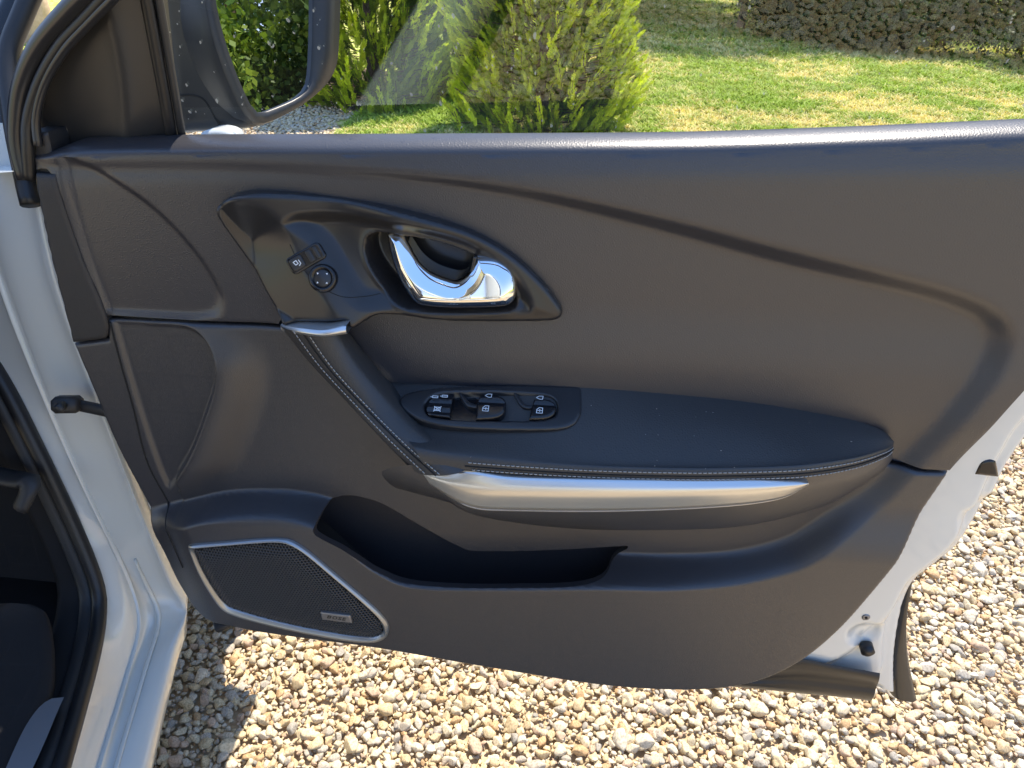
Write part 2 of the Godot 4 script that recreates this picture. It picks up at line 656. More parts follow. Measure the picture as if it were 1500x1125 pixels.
func lawn() -> void:
	var o := land("lawn", [-1.35, -5.6, 0.9, -5.3, 9, -5.15, 40, -4.5, 40, -40, -20, -40, -20, -14, -4.6, -11.4, -1.6, -6.5], -0.002, M["turf"])
	tag(o, "sunlit lawn of patchy dry and green turf beyond the window", "lawn", "", "structure")
	# a tuft: a few bent blades
	var st := surf()
	for k in 6:
		var a := TAU * k / 6.0 + rng.randf()
		var d := Vector3(cos(a), 0, sin(a))
		var s := Vector3(-d.z, 0, d.x) * 0.09
		var b := d * 0.25 * rng.randf()
		var l := rng.randf_range(0.6, 1.0)
		var m := b + d * 0.25 * l + Vector3.UP * 0.65 * l
		var e := b + d * 0.75 * l + Vector3.UP * 0.9 * l
		quad(st, b - s, m - s * 0.7, m + s * 0.7, b + s)
		tri(st, m - s * 0.7, e, m + s * 0.7)
	st.generate_normals()
	var tuft := st.commit()
	tuft.surface_set_material(0, M["blade"])
	var patch := FastNoiseLite.new()
	patch.seed = 4
	patch.frequency = 0.5
	var fine := FastNoiseLite.new()
	fine.seed = 8
	fine.frequency = 2.2
	var t := []
	var cols := []
	var tries := 0
	while t.size() < 110000 and tries < 400000:
		tries += 1
		var z := -5.3 - 21.0 * pow(rng.randf(), 1.8)
		var x := rng.randf_range(-1.4, 1.0 - z * 0.72)
		if z > -5.4 + 0.04 * x + 0.1 * sin(x * 5.0):
			continue
		var p := 0.5 + 0.6 * patch.get_noise_2d(x, z * 0.7) + 0.45 * fine.get_noise_2d(x, z)
		var far := 1.0 + (-z - 5.3) * 0.09
		if p > 0.72 and rng.randf() < 0.35:
			continue
		var s := rng.randf_range(0.03, 0.06) * far * (1.15 - 0.4 * p)
		t.append(Transform3D(Basis(Vector3.UP, rng.randf() * TAU).scaled(Vector3(s * 1.3, s, s * 1.3)), Vector3(x, -0.004, z)))
		var c := Color(0.3, 0.43, 0.04).lerp(Color(0.82, 0.7, 0.3), clampf(smoothstep(0.35, 0.8, p + rng.randf_range(-0.25, 0.25)), 0, 1))
		cols.append(c * rng.randf_range(0.75, 1.2))
	var mm := MultiMesh.new()
	mm.transform_format = MultiMesh.TRANSFORM_3D
	mm.use_colors = true
	mm.mesh = tuft
	mm.instance_count = t.size()
	for i in t.size():
		mm.set_instance_transform(i, t[i])
		mm.set_instance_color(i, cols[i])
	var g := MultiMeshInstance3D.new()
	g.name = "grass"
	g.multimesh = mm
	add_child(g)
	tag(g, "short sun-bleached grass blades growing all over the lawn", "grass", "", "stuff")


func body() -> void:
	# painted door opening: from behind the door's front edge down along the sill
	var c0 := line(p3([-0.5815, 1.0756, -0.8985, -0.58, 0.9853, -0.8676, -0.5827, 0.8832, -0.8529, -0.5799, 0.7421, -0.8498, -0.5761, 0.5485, -0.8501, -0.5714, 0.3503, -0.8594, -0.5621, 0.2768, -0.8619, -0.5458, 0.2761, -0.7681, -0.5076, 0.2758, -0.5813, -0.4854, 0.2673, -0.4829]), 60)
	var cm := line(p3([-0.6049, 1.0736, -0.909, -0.6103, 0.9793, -0.8873, -0.6123, 0.8752, -0.8714, -0.6019, 0.737, -0.8584, -0.5909, 0.542, -0.8579, -0.5923, 0.3428, -0.8665, -0.5763, 0.2806, -0.8525, -0.5581, 0.2883, -0.7521, -0.5227, 0.2952, -0.5696, -0.5014, 0.2887, -0.4724]), 60)
	var ck := line(p3([-0.66, 1.0675, -0.9403, -0.6642, 0.9733, -0.9071, -0.6674, 0.8594, -0.8853, -0.6553, 0.688, -0.8639, -0.6371, 0.4766, -0.8536, -0.6217, 0.3307, -0.8476, -0.6041, 0.2898, -0.8114, -0.5804, 0.2906, -0.7068, -0.5469, 0.305, -0.5638, -0.5243, 0.3047, -0.4645]), 60)
	var c1 := line(p3([-0.7174, 1.0614, -0.9717, -0.7238, 0.9643, -0.9366, -0.7093, 0.8593, -0.9085, -0.6867, 0.7216, -0.8841, -0.6623, 0.5663, -0.8608, -0.6407, 0.4254, -0.8461, -0.6155, 0.3409, -0.7954, -0.5945, 0.3169, -0.6993, -0.555, 0.3342, -0.5464, -0.5324, 0.3314, -0.4514]), 60)
	var c2 := line(p3([-0.819, 1.0472, -1.0448, -0.8257, 0.86, -0.9556, -0.7429, 0.7292, -0.9004, -0.7031, 0.6137, -0.866, -0.6766, 0.4948, -0.8412, -0.6522, 0.4028, -0.8092, -0.64, 0.3691, -0.7774, -0.611, 0.3642, -0.6927, -0.5521, 0.3878, -0.5144, -0.5307, 0.3848, -0.4251]), 60)
	var skirt := PackedVector3Array()
	var front := PackedVector3Array()
	for i in 60:
		skirt.append(c0[i] + Vector3(-0.02, -0.05 if i > 40 else 0.0, -0.05 if i < 40 else 0.0))
		front.append(skirt[i] + Vector3(-0.12, -0.05 if i > 40 else 0.0, -0.05))
	var st := surf()
	sheet(st, smooth_rows([c2, c1, ck, cm, c0, skirt, front], 4), true)
	put_world("door_frame", st, M["white paint"])
	# pressed crease that runs down the frame
	st = surf()
	var cr := PackedVector3Array()
	for i in range(8, 60):
		cr.append(c1[i].lerp(ck[i], 0.55) + Vector3(0, 0.0015, 0.0025))
	tube(st, cr, 0.004, 8, 0.5)
	put_world("pressed_crease", st, M["white paint"])
	st = surf()
	cr = PackedVector3Array()
	for i in range(34, 60):
		cr.append(ck[i].lerp(cm[i], 0.4) + Vector3(0, 0.002, 0.002))
	tube(st, cr, 0.0035, 8, 0.5)
	put_world("pressed_crease", st, M["white paint"])
	# rubber seal round the opening
	st = surf()
	var seal := PackedVector3Array()
	for i in 60:
		seal.append(c2[i] + Vector3(0.0, 0.006, 0.006))
	tube(st, seal, 0.011, 12)
	put_world("door_seal", st, M["rubber"])
	st = surf()
	var lip := PackedVector3Array()
	for i in 60:
		lip.append(c2[i] + Vector3(-0.022, 0.004, 0.0))
	tube(st, lip, 0.012, 10, 0.7)
	put_world("seal_lip", st, M["matt plastic"])
	# dark interior behind the seal
	var i0 := PackedVector3Array()
	var i1 := PackedVector3Array()
	var i2 := PackedVector3Array()
	var i3 := PackedVector3Array()
	for i in 60:
		var low := smoothstep(30.0, 46.0, float(i))
		i0.append(c2[i] + Vector3(-0.02, -0.002, -0.004))
		i1.append(c2[i] + Vector3(-0.075, -0.004 + 0.012 * low, -0.01))
		i2.append(c2[i] + Vector3(-0.12 - 0.05 * sin(i * 0.11), -0.03 - 0.09 * low, -0.06))
		i3.append(c2[i] + Vector3(-0.75, -0.03 - 0.1 * low, -0.12))
	st = surf()
	sheet(st, smooth_rows([i3, i2, i1, i0], 4), true)
	put_world("footwell_lining", st, M["carpet"])
	st = surf()
	var pad := line(p3([-0.7524, 0.4709, -0.6985, -0.7043, 0.457, -0.7135, -0.6819, 0.4436, -0.7055, -0.6477, 0.4273, -0.6489, -0.6235, 0.4161, -0.5839, -0.616, 0.4076, -0.4738]), 24)
	var pad2 := PackedVector3Array()
	for q in pad:
		pad2.append(q + Vector3(-0.16, -0.01, 0.03))
	var pad3 := PackedVector3Array()
	for q in pad:
		pad3.append(q + Vector3(0.008, -0.03, -0.01))
	sheet(st, smooth_rows([pad2, pad, pad3], 4), true)
	put_world("floor_mat", st, M["carpet"])
	st = surf()
	var trim_a := line(p3([-0.78, 0.5999, -0.8344, -0.723, 0.5959, -0.8203, -0.6926, 0.5972, -0.8094, -0.7063, 0.5661, -0.7907]), 16)
	tube(st, trim_a, 0.016, 8, 0.6)
	put_world("bonnet_release", st, M["matt plastic"])
	# bright plate on the sill
	st = surf()
	var plate_l := line(p3([-0.603, 0.415, -0.4858, -0.6127, 0.415, -0.5465, -0.6109, 0.415, -0.5797, -0.6016, 0.415, -0.5916]), 14)
	var plate_r := line(p3([-0.5709, 0.415, -0.4777, -0.5761, 0.415, -0.524, -0.5846, 0.415, -0.5768, -0.5866, 0.415, -0.5936]), 14)
	var lift := Vector3(0, 0.03, 0)
	sheet(st, [plate_l, plate_r])
	put_world("sill_plate", st, M["brushed plate"])
	# the rest of the body that stands beside and behind the open door
	st = surf()
	var side := Transform3D(Basis(Vector3.UP, 0.18), Vector3(-0.45, 0, 0.1))
	box(st, side * Transform3D(Basis(), Vector3(-0.75, 0.3, -0.1)), Vector3(1.4, 0.06, 2.4), 0.01)
	box(st, side * Transform3D(Basis(), Vector3(-0.75, 0.8, -1.35)), Vector3(1.3, 0.9, 0.08), 0.02)
	box(st, side * Transform3D(Basis(), Vector3(-0.78, 0.86, -1.12)), Vector3(1.3, 0.42, 0.55), 0.05)  # unseen dashboard block, added to keep sun out of the footwell
	put_world("cabin_floor", st, M["carpet"])
	st = surf()
	box(st, side * Transform3D(Basis(Vector3.RIGHT, -0.2), Vector3(-0.03, 0.95, 0.52)), Vector3(0.09, 1.2, 0.2), 0.03)
	put_world("centre_pillar", st, M["white paint"])
	st = surf()
	box(st, side * Transform3D(Basis(), Vector3(-0.02, 0.29, 0.55)), Vector3(0.14, 0.2, 2.1), 0.04)
	put_world("side_sill", st, M["white paint"])
	st = surf()
	box(st, side * Transform3D(Basis(), Vector3(0.03, 0.68, 1.05)), Vector3(0.09, 0.66, 0.86), 0.035)
	put_world("rear_door", st, M["white paint"])
	st = surf()
	box(st, side * Transform3D(Basis(Vector3.FORWARD, 0.15), Vector3(-0.06, 1.26, 1.05)), Vector3(0.02, 0.48, 0.84), 0.008)
	put_world("rear_window", st, M["gloss plastic"])
	st = surf()
	box(st, side * Transform3D(Basis(), Vector3(-0.78, 1.56, 0.5)), Vector3(1.25, 0.07, 2.0), 0.03)
	put_world("roof", st, M["white paint"])
	# front seat
	st = surf()
	box(st, side * Transform3D(Basis(Vector3.RIGHT, 0.08), Vector3(-0.42, 0.58, 0.05)), Vector3(0.52, 0.18, 0.54), 0.07)
	box(st, side * Transform3D(Basis(Vector3.RIGHT, 0.3), Vector3(-0.42, 0.98, 0.4)), Vector3(0.5, 0.68, 0.14), 0.06)
	box(st, side * Transform3D(Basis(Vector3.RIGHT, 0.2), Vector3(-0.42, 1.43, 0.53)), Vector3(0.26, 0.18, 0.09), 0.04)
	put_world("front_seat", st, M["leather"])
	# bonnet and wing ahead of the door
	var b0 := line(p3([-0.84, 0.95, -0.93, -0.88, 0.93, -1.3, -0.98, 0.86, -1.9]), 12)
	var b1 := line(p3([-0.9, 1.0, -0.96, -0.95, 0.98, -1.3, -1.05, 0.9, -1.92]), 12)
	var b2 := line(p3([-1.4, 1.08, -1.0, -1.45, 1.05, -1.35, -1.5, 0.97, -2.0]), 12)
	var b3 := line(p3([-2.2, 1.08, -1.0, -2.2, 1.05, -1.35, -2.2, 0.97, -2.0]), 12)
	var b4 := line(p3([-0.82, 0.6, -0.95, -0.86, 0.6, -1.3, -0.96, 0.55, -1.88]), 12)
	st = surf()
	sheet(st, smooth_rows([b3, b2, b1, b0, b4], 5), true)
	put_world("bonnet", st, M["white paint"])
	# front wing and wheel, hidden by the door but shading the drive under it
	st = surf()
	sheet(st, smooth_rows([line(p3([-0.62, 1.03, -0.84, -0.8, 0.98, -1.2, -0.9, 0.93, -1.45]), 8), line(p3([-0.37, 1.0, -0.9, -0.42, 0.97, -1.2, -0.5, 0.9, -1.45]), 8), line(p3([-0.37, 0.7, -0.95, -0.41, 0.72, -1.2, -0.48, 0.7, -1.47]), 8), line(p3([-0.43, 0.3, -1.03, -0.46, 0.55, -1.2, -0.5, 0.6, -1.47]), 8)], 4))
	put_world("front_wing", st, M["white paint"])
	st = surf()
	box(st, Transform3D(Basis(), Vector3(-1.0, 1.0, -0.93)), Vector3(0.6, 0.05, 0.18), 0.02)  # box added to keep a patch of sun off the floor mat
	put_world("added_scuttle", st, M["matt plastic"])
	st = surf()
	tube(st, PackedVector3Array([Vector3(-0.76, 0.32, -1.5), Vector3(-0.74, 0.32, -1.5), Vector3(-0.54, 0.32, -1.46), Vector3(-0.52, 0.32, -1.46)]), 0.32, 28, 1.0, Vector3.UP)
	put_world("front_wheel", st, M["rubber"])
	# windscreen pillar and its rubbers, which bend away over the open door
	for a in [["windscreen_pillar", [-0.6111, 1.2436, -1.0811, -0.6448, 1.1829, -1.0446, -0.6661, 1.1335, -1.015, -0.6625, 1.069, -0.9762, -0.6554, 1.0272, -0.9511], 0.02, "gloss plastic"], ["pillar_seal", [-0.557, 1.2441, -0.9998, -0.5864, 1.1879, -0.966, -0.6036, 1.1423, -0.9386, -0.5971, 1.077, -0.8994, -0.5832, 1.0159, -0.8627, -0.5766, 0.9914, -0.8479], 0.012, "rubber"]]:
		st = surf()
		tube(st, line(p3(a[1]), 40), a[2], 10, 1.0, Vector3.BACK)
		put_world(a[0], st, M[a[3]])
	# check strap between the frame and the door
	st = surf()
	var s0 := line(p3([-0.6229, 0.7206, -0.831, -0.5974, 0.7313, -0.8141, -0.5802, 0.7247, -0.816, -0.5293, 0.7285, -0.795]), 16)
	tube(st, s0, 0.006, 8, 1.6)
	var hub := p3([-0.5983, 0.7297, -0.8132])[0]
	box(st, Transform3D(Basis.from_euler(Vector3(-0.4, 0.3, -0.15)), hub), Vector3(0.034, 0.022, 0.03), 0.005)
	put_world("check_strap", st, M["matt plastic"])
	st = surf()
	var bolt := p3([-0.5922, 0.7398, -0.7959])[0]
	tube(st, PackedVector3Array([bolt, bolt + Vector3(0, 0.0, 0.012)]), 0.0065, 6)
	put_world("bolt", st, M["matt plastic"])
	var hinge := surf()
	box(hinge, Transform3D(Basis.from_euler(Vector3(0.2, 0.5, 0.2)), p3([-0.4523, 0.3518, -0.7669])[0]), Vector3(0.024, 0.012, 0.02), 0.003)
	put_world("lower_hinge", hinge, M["matt plastic"])


func door_shell() -> void:
	var o := Transform3D.IDENTITY
	# painted inner panel that shows round the trim
	var poly := outline([-0.5005, 1.0382, -0.5258, 0.7738, -0.5268, 0.4872, -0.4903, 0.3668, -0.4903, 0.3668, -0.3181, 0.3246, -0.055, 0.315, 0.2591, 0.3281, 0.419, 0.3425, 0.5581, 0.2875, 0.5601, 0.2796, 0.5915, 0.2676, 0.5915, 0.2676, 0.5679, 0.3569, 0.5525, 0.4541, 0.5541, 0.5084, 0.5725, 0.5439, 0.5902, 0.5804, 0.5975, 0.6433, 0.5969, 0.6929, 0.5995, 0.7328, 0.6117, 0.7947, 0.6145, 0.8673, 0.5826, 1.0159, 0.5554, 1.0856, 0.5554, 1.0856, 0.1687, 1.0771, -0.254, 1.0651, -0.4915, 1.0642, -0.4915, 1.0642], 5)
	var crease := Rim.new(outline([0.4476, 0.2903, 0.4866, 0.3813, 0.5222, 0.4643, 0.5421, 0.5389, 0.572, 0.5971, 0.5753, 0.6657, 0.779, 0.684, 1.0543, 0.0486, 0.5188, -0.0579], 5), 0.03)
	var flange := Rim.new(outline([0.5999, 0.1457, 0.5527, 0.3342, 0.5358, 0.4145, 0.5307, 0.4768, 0.5347, 0.5286, 0.5519, 0.5606, 0.5687, 0.5963, 0.577, 0.6557, 0.5775, 0.7044, 0.5795, 0.7456, 0.5922, 0.8052, 0.6655, 0.9574, 0.8306, 0.8187, 1.205, 0.0634], 5), 0.02)
	var dish := [0.5038, 0.4201]
	var hole := Vector2(dish[0], dish[1])
	var hollow := Rim.new(outline([-0.3175, 1.0136, 0.3989, 1.0633, 0.5174, 0.9542, 0.4837, 0.7619, 0.4271, 0.4803, 0.3337, 0.3688, -0.0538, 0.3653, -0.3745, 0.3879], 5), 0.03)
	var form := func(q: Vector2) -> float:
		var z := -0.01
		z -= 0.012 * smoothstep(-0.004, 0.02, crease.d(q))
		z -= 0.012 * smoothstep(-0.006, 0.006, flange.d(q))
		z -= 0.05 * smoothstep(0.0, 0.02, hollow.d(q))
		z -= 0.009 * (1.0 - smoothstep(0.011, 0.03, q.distance_to(hole)))
		return z
	var st := surf()
	panel(st, o, poly, 0.0035, form, 0.006, -0.07)
	put("inner_shell", st, M["white paint"], door)
	# outer skin with the dark cladding along its foot
	st = surf()
	poly = outline([-0.4929, 1.0488, -0.521, 0.7634, -0.5117, 0.4994, -0.4518, 0.3747, -0.4518, 0.3747, -0.0573, 0.3279, 0.2617, 0.3213, 0.415, 0.3228, 0.4877, 0.3121, 0.5809, 0.2913, 0.5809, 0.2913, 0.5625, 0.3612, 0.5439, 0.4672, 0.5517, 0.5278, 0.5924, 0.582, 0.6034, 0.6529, 0.6083, 0.7334, 0.6161, 0.7976, 0.6123, 0.8863, 0.5826, 1.0159, 0.5655, 1.0599, 0.5655, 1.0599, -0.2686, 1.0234, -0.5172, 1.0253], 5)
	panel(st, o, poly, 0.02, flat(-0.075), 0.004, -0.125)
	put("outer_skin", st, M["white paint"], door)
	var e0 := line(p3([0.5505, 0.5125, -0.05, 0.554, 0.4997, -0.05, 0.5646, 0.4262, -0.05, 0.5802, 0.3383, -0.05, 0.608, 0.2375, -0.05]), 24)
	var e1 := line(p3([0.5571, 0.5082, -0.055, 0.5614, 0.4926, -0.055, 0.5742, 0.4217, -0.055, 0.5998, 0.3346, -0.055, 0.6413, 0.232, -0.055]), 24)
	var e2 := PackedVector3Array()
	for q in e1:
		e2.append(q + Vector3(-0.01, -0.002, -0.05))
	var e3 := PackedVector3Array()
	for q in e0:
		e3.append(q + Vector3(-0.01, 0, -0.02))
	st = surf()
	sheet(st, smooth_rows([e3, e0, e1, e2], 3))
	put("door_cladding", st, M["satin plastic"], door)
	# sealing strip under the door
	var rows := []
	for r: Array in [[0.2697, 0.3175, -0.003, 0.3566, 0.3404, -0.003, 0.4182, 0.3671, -0.003, 0.4744, 0.3611, -0.003, 0.5376, 0.353, -0.003], [0.2703, 0.3103, 0, 0.3575, 0.332, 0, 0.4222, 0.3533, 0, 0.4761, 0.35, 0, 0.5385, 0.3417, 0], [0.2744, 0.289, -0.014, 0.365, 0.3017, -0.014, 0.4332, 0.3145, -0.014, 0.4883, 0.3127, -0.014, 0.5475, 0.3084, -0.014], [0.2743, 0.2862, -0.01, 0.3658, 0.2927, -0.01, 0.4356, 0.2978, -0.01, 0.4909, 0.2961, -0.01, 0.5468, 0.2945, -0.01], [0.2772, 0.2715, -0.02, 0.3711, 0.2716, -0.02, 0.4434, 0.2704, -0.02, 0.4994, 0.2703, -0.02, 0.5525, 0.2682, -0.02], [0.288, 0.219, -0.06, 0.3869, 0.2191, -0.06, 0.4631, 0.2179, -0.06, 0.5221, 0.2178, -0.06, 0.578, 0.2155, -0.06]]:
		rows.append(line(p3(r), 30))
	st = surf()
	sheet(st, smooth_rows(rows, 3))
	put("bottom_seal", st, M["rubber"], door)
	for a: Array in [[0.4607, 0.3531, -0.003], [0.5158, 0.3484, -0.003]]:
		st = surf()
		var c := p3(a)[0]
		tube(st, PackedVector3Array([c - Vector3(0, 0, 0.004), c + Vector3(0, 0, 0.0015)]), 0.005, 12, 0.7)
		put("seal_clip", st, M["rubber"], door)
	# bump stop and screw
	st = surf()
	var s := p3([0.5133, 0.3912, -0.02])[0]
	var p := PackedVector3Array([s, s + Vector3(0, -0.001, 0.007), s + Vector3(0, -0.002, 0.013)])
	tube(st, p, 0.0095, 20)
	tube(st, PackedVector3Array([p[2] + Vector3(0, 0, -0.001), p[2] + Vector3(0, 0, 0.0012)]), 0.0068, 20)
	put("bump_stop", st, M["rubber"], door)
	st = surf()
	s = p3([0.4943, 0.458, -0.011])[0]
	for k in 24:
		var a := TAU * k / 24.0
		var b := TAU * (k + 1) / 24.0
		var ring := func(t: float, r: float, z: float) -> Vector3: return s + Vector3(cos(t) * r, sin(t) * r, z)
		quad(st, ring.call(a, 0.0035, 0.003), ring.call(b, 0.0035, 0.003), ring.call(b, 0.0055, 0.002), ring.call(a, 0.0055, 0.002))
		quad(st, ring.call(a, 0.0055, 0.002), ring.call(b, 0.0055, 0.002), ring.call(b, 0.0058, -0.004), ring.call(a, 0.0058, -0.004))
		tri(st, ring.call(a, 0.0035, 0.003), s + Vector3(0, 0, 0.001), ring.call(b, 0.0035, 0.003))
	put("screw", st, M["brushed plate"], door)
	st = surf()
	tube(st, PackedVector3Array([s + Vector3(0, 0, 0.001), s + Vector3(0, 0, 0.0034)]), 0.0019, 8)
	put("screw_socket", st, M["black void"], door)
	# dark lug of the latch on the door's rear edge
	st = surf()
	panel(st, o, outline([0.5559, 0.7126, 0.5559, 0.7126, 0.5571, 0.7312, 0.5635, 0.7378, 0.5703, 0.7383, 0.5767, 0.7327, 0.587, 0.7109, 0.587, 0.7109], 5), 0.0015, flat(-0.008), 0.006, -0.04)
	put("latch_lug", st, M["gloss plastic"], door)


var recess: Rim
var front_pad: Rim
var low_pad: Rim
var pocket: Rim
var grille_edge: Rim

func rise(q: Vector2) -> float:
	# how far the trim stands proud round the scooped middle
	var low := smoothstep(0.69, 0.61, q.y)
	var top := smoothstep(-0.36, 0.36, q.x)
	return lerpf(0.004 + 0.013 * top, (0.052 - 0.016 * smoothstep(0.1, 0.36, q.x)) * lerpf(0.35, 1.0, smoothstep(-0.5, -0.42, q.x)), low)

func trim_height(q: Vector2) -> float:
	var d := recess.d(q)
	var low := smoothstep(0.62, 0.5, q.y)
	var wide := lerpf(0.012 + 0.016 * smoothstep(-0.2, 0.35, q.x), 0.006 + 0.016 * smoothstep(0.08, 0.28, q.x) + 0.056 * smoothstep(-0.22, -0.34, q.x), low)
	var z := 0.012 + rise(q) * (1.0 - smoothstep(-0.03 * low * smoothstep(-0.24, -0.34, q.x), wide, d))
	# the scoop bellies out gently towards the armrest's back edge
	z += 0.006 * smoothstep(0.93, 0.85, q.y) * smoothstep(0.75, 0.82, q.y) * smoothstep(-0.2, 0.0, q.x)
	return z

func upper_height(q: Vector2) -> float:
	var z := trim_height(q)
	z -= 0.07 * smoothstep(0.008, 0.016, bezel_rim.d(q))
	z -= 0.0055 * smoothstep(-0.002, 0.006, front_pad.d(q))
	z -= 0.005 * pow(1.0 - smoothstep(0.0, 0.04, lerpf(1.064, 1.107, q.x + 0.5) - q.y), 2.0)
	return z

func lower_height(q: Vector2) -> float:
	var z := trim_height(q)
	# ridge that falls away towards the handle
	var r := low_pad.d(q)
	if q.x > -0.445 + 0.06 * (q.y - 0.75):
		z += 0.017 * smoothstep(-0.065, 0.0, r) * smoothstep(0.58, 0.68, q.y) * smoothstep(0.89, 0.82, q.y) * (1.0 - smoothstep(-0.001, 0.008, r))
	z -= 0.004 * smoothstep(-0.002, 0.007, r)
	z -= 0.02 * smoothstep(0.0, 0.004, grille_edge.d(q))
	return z

func door_trim() -> void:
	var o := Transform3D.IDENTITY
	bezel_outline()
	grille_edge = Rim.new(grille_outline(), 0.02)
	recess = Rim.new(outline([-0.7852, 1.0555, -0.465, 1.0637, -0.3147, 1.0675, -0.2058, 1.0674, -0.0725, 1.0619, 0.0367, 1.0504, 0.1708, 1.0263, 0.2722, 1.0044, 0.3738, 0.9838, 0.4424, 0.968, 0.4875, 0.9511, 0.513, 0.9291, 0.5227, 0.9008, 0.5178, 0.8597, 0.4958, 0.7923, 0.4704, 0.7279, 0.4507, 0.6872, 0.4115, 0.6417, 0.3726, 0.5967, 0.3264, 0.5707, 0.2771, 0.556, 0.2087, 0.5487, 0.1215, 0.5476, -0.0023, 0.5334, -0.1214, 0.5238, -0.1708, 0.5425, -0.2133, 0.5825, -0.2385, 0.612, -0.3019, 0.6235, -0.3965, 0.611, -0.4811, 0.5764, -0.6202, 0.5113, -1.1046, 0.4127]), 0.07)
	front_pad = Rim.new(outline([-0.4791, 1.0699, -0.4791, 1.0699, -0.4553, 1.0621, -0.4166, 1.0405, -0.3798, 1.0087, -0.3485, 0.9637, -0.3335, 0.9255, -0.333, 0.9062, -0.3439, 0.8902, -0.3676, 0.8837, -0.4135, 0.8831, -0.4809, 0.8833, -0.4809, 0.8833, -0.4853, 0.9477, -0.4843, 1.0105], 6), 0.02)
	low_pad = Rim.new(outline([-0.4763, 0.8764, -0.4763, 0.8764, -0.4278, 0.8771, -0.3839, 0.8749, -0.3609, 0.8592, -0.3518, 0.8321, -0.3593, 0.7983, -0.3791, 0.7572, -0.4123, 0.6966, -0.4457, 0.6489, -0.4719, 0.6185, -0.4719, 0.6185, -0.4779, 0.6578, -0.4796, 0.7554], 6), 0.07)
	pocket = Rim.new(outline([-0.2494, 0.6076, -0.2494, 0.6179, -0.2424, 0.6245, -0.2219, 0.6318, -0.1993, 0.6309, -0.168, 0.6196, -0.1193, 0.5856, -0.0719, 0.5555, -0.0457, 0.5493, 0.0475, 0.56, 0.1545, 0.5789, 0.1545, 0.5789, 0.157, 0.5763, 0.1524, 0.5714, 0.1381, 0.5613, 0.1126, 0.5504, -0.0023, 0.5346, -0.1214, 0.5251, -0.1707, 0.5438, -0.2131, 0.5818, -0.2377, 0.5977], 6), 0.02)
	# upper soft panel, its top rolled over into the sill
	var top_px: Array = [-0.5083, 1.0621, 0.014, -0.4648, 1.0663, 0.015, -0.3542, 1.0713, 0.016, -0.1689, 1.0767, 0.019, 0.0025, 1.0821, 0.024, 0.1635, 1.0877, 0.028, 0.3144, 1.096, 0.032, 0.4564, 1.1052, 0.034, 0.522, 1.1096, 0.034]
	var st := surf()
	var edge := []
	for i in range(0, top_px.size(), 3):
		edge += [top_px[i], top_px[i + 1]]
	var upper := curve(p2(edge), 8, false)
	var sides: Array = [0.5246, 1.1088, 0.566, 0.9743, 0.5595, 0.899, 0.5433, 0.8605, 0.5255, 0.8108, 0.5041, 0.7455, 0.5041, 0.7455, 0.4288, 0.7424, 0.3969, 0.7291, 0.3686, 0.7166, 0.2145, 0.6762, 0.0101, 0.6605, -0.0952, 0.6828, -0.1595, 0.757, -0.2463, 0.8641, -0.2631, 0.8819, -0.3659, 0.8819, -0.4835, 0.883, -0.4835, 0.883, -0.489, 0.9534, -0.4924, 1.0439, -0.5104, 1.0521]
	var low_edge := curve(p2(sides), 5, false)
	low_edge.remove_at(0)
	panel(st, o, upper + low_edge, 0.0045, upper_height, 0.0004, -0.012)
	var roll_rows := []
	for k in 13:
		var row := PackedVector3Array()
		for i in range(0, upper.size()):
			var q := upper[i]
			var z := upper_height(q) - 0.0004
			var e := smoothstep(-0.5, -0.46, q.x)
			var r := 0.013 * (0.4 + 0.6 * e)
			var deep := 0.036 * (0.4 + 0.6 * e)
			var flat_ := 0.012
			if k <= 8:
				var a := PI / 2 * k / 8.0
				row.append(Vector3(q.x, q.y + r * sin(a), z - deep * (1.0 - cos(a))))
			else:
				row.append(Vector3(q.x, q.y + r - 0.001 * (k - 8), z - deep - flat_ * (k - 8) / 4.0))
		roll_rows.append(row)
	roll_rows.reverse()
	sheet(st, roll_rows)
	put("upper_trim", st, M["soft trim"], door)
	# strip with a clipped foot along the front edge
	st = surf()
	panel(st, o, outline([-0.5103, 1.0488, -0.5103, 1.0488, -0.489, 1.048, -0.489, 1.048, -0.4881, 0.963, -0.4808, 0.8823, -0.4879, 0.8567, -0.4879, 0.8567, -0.4955, 0.8517, -0.5344, 0.8449, -0.5344, 0.8449, -0.5321, 0.8671, -0.5241, 0.9535], 5), 0.003, func(q: Vector2) -> float: return upper_height(q) + 0.0035, 0.003, -0.02)
	put("front_trim_strip", st, M["dark trim"], door)
	# lower hard panel
	st = surf()
	var lower := outline([-0.5372, 0.8412, -0.5372, 0.8412, -0.4903, 0.85, -0.4903, 0.85, -0.482, 0.8768, -0.482, 0.8768, -0.367, 0.8774, -0.2599, 0.8768, -0.2439, 0.8578, -0.16, 0.7519, -0.0955, 0.6783, 0.0101, 0.6538, 0.2158, 0.6673, 0.3699, 0.7105, 0.3979, 0.7251, 0.4319, 0.7356, 0.5048, 0.7407, 0.5048, 0.7407, 0.4881, 0.664, 0.4637, 0.5743, 0.4333, 0.4847, 0.3928, 0.4134, 0.336, 0.366, 0.2516, 0.3488, 0.1041, 0.3586, -0.0437, 0.3747, -0.1816, 0.3924, -0.2914, 0.3998, -0.3628, 0.406, -0.4214, 0.4157, -0.465, 0.42, -0.488, 0.4576, -0.498, 0.5216, -0.512, 0.5973, -0.5269, 0.6883, -0.5327, 0.7781], 6)
	panel(st, o, lower, 0.0022, lower_height, 0.005, -0.012, pocket)
	put("lower_trim", st, M["hard trim"], door)
	# the map pocket's inside: edge turned in, back, floor and ends
	st = surf()
	var brim := PackedVector3Array()
	var turned := PackedVector3Array()
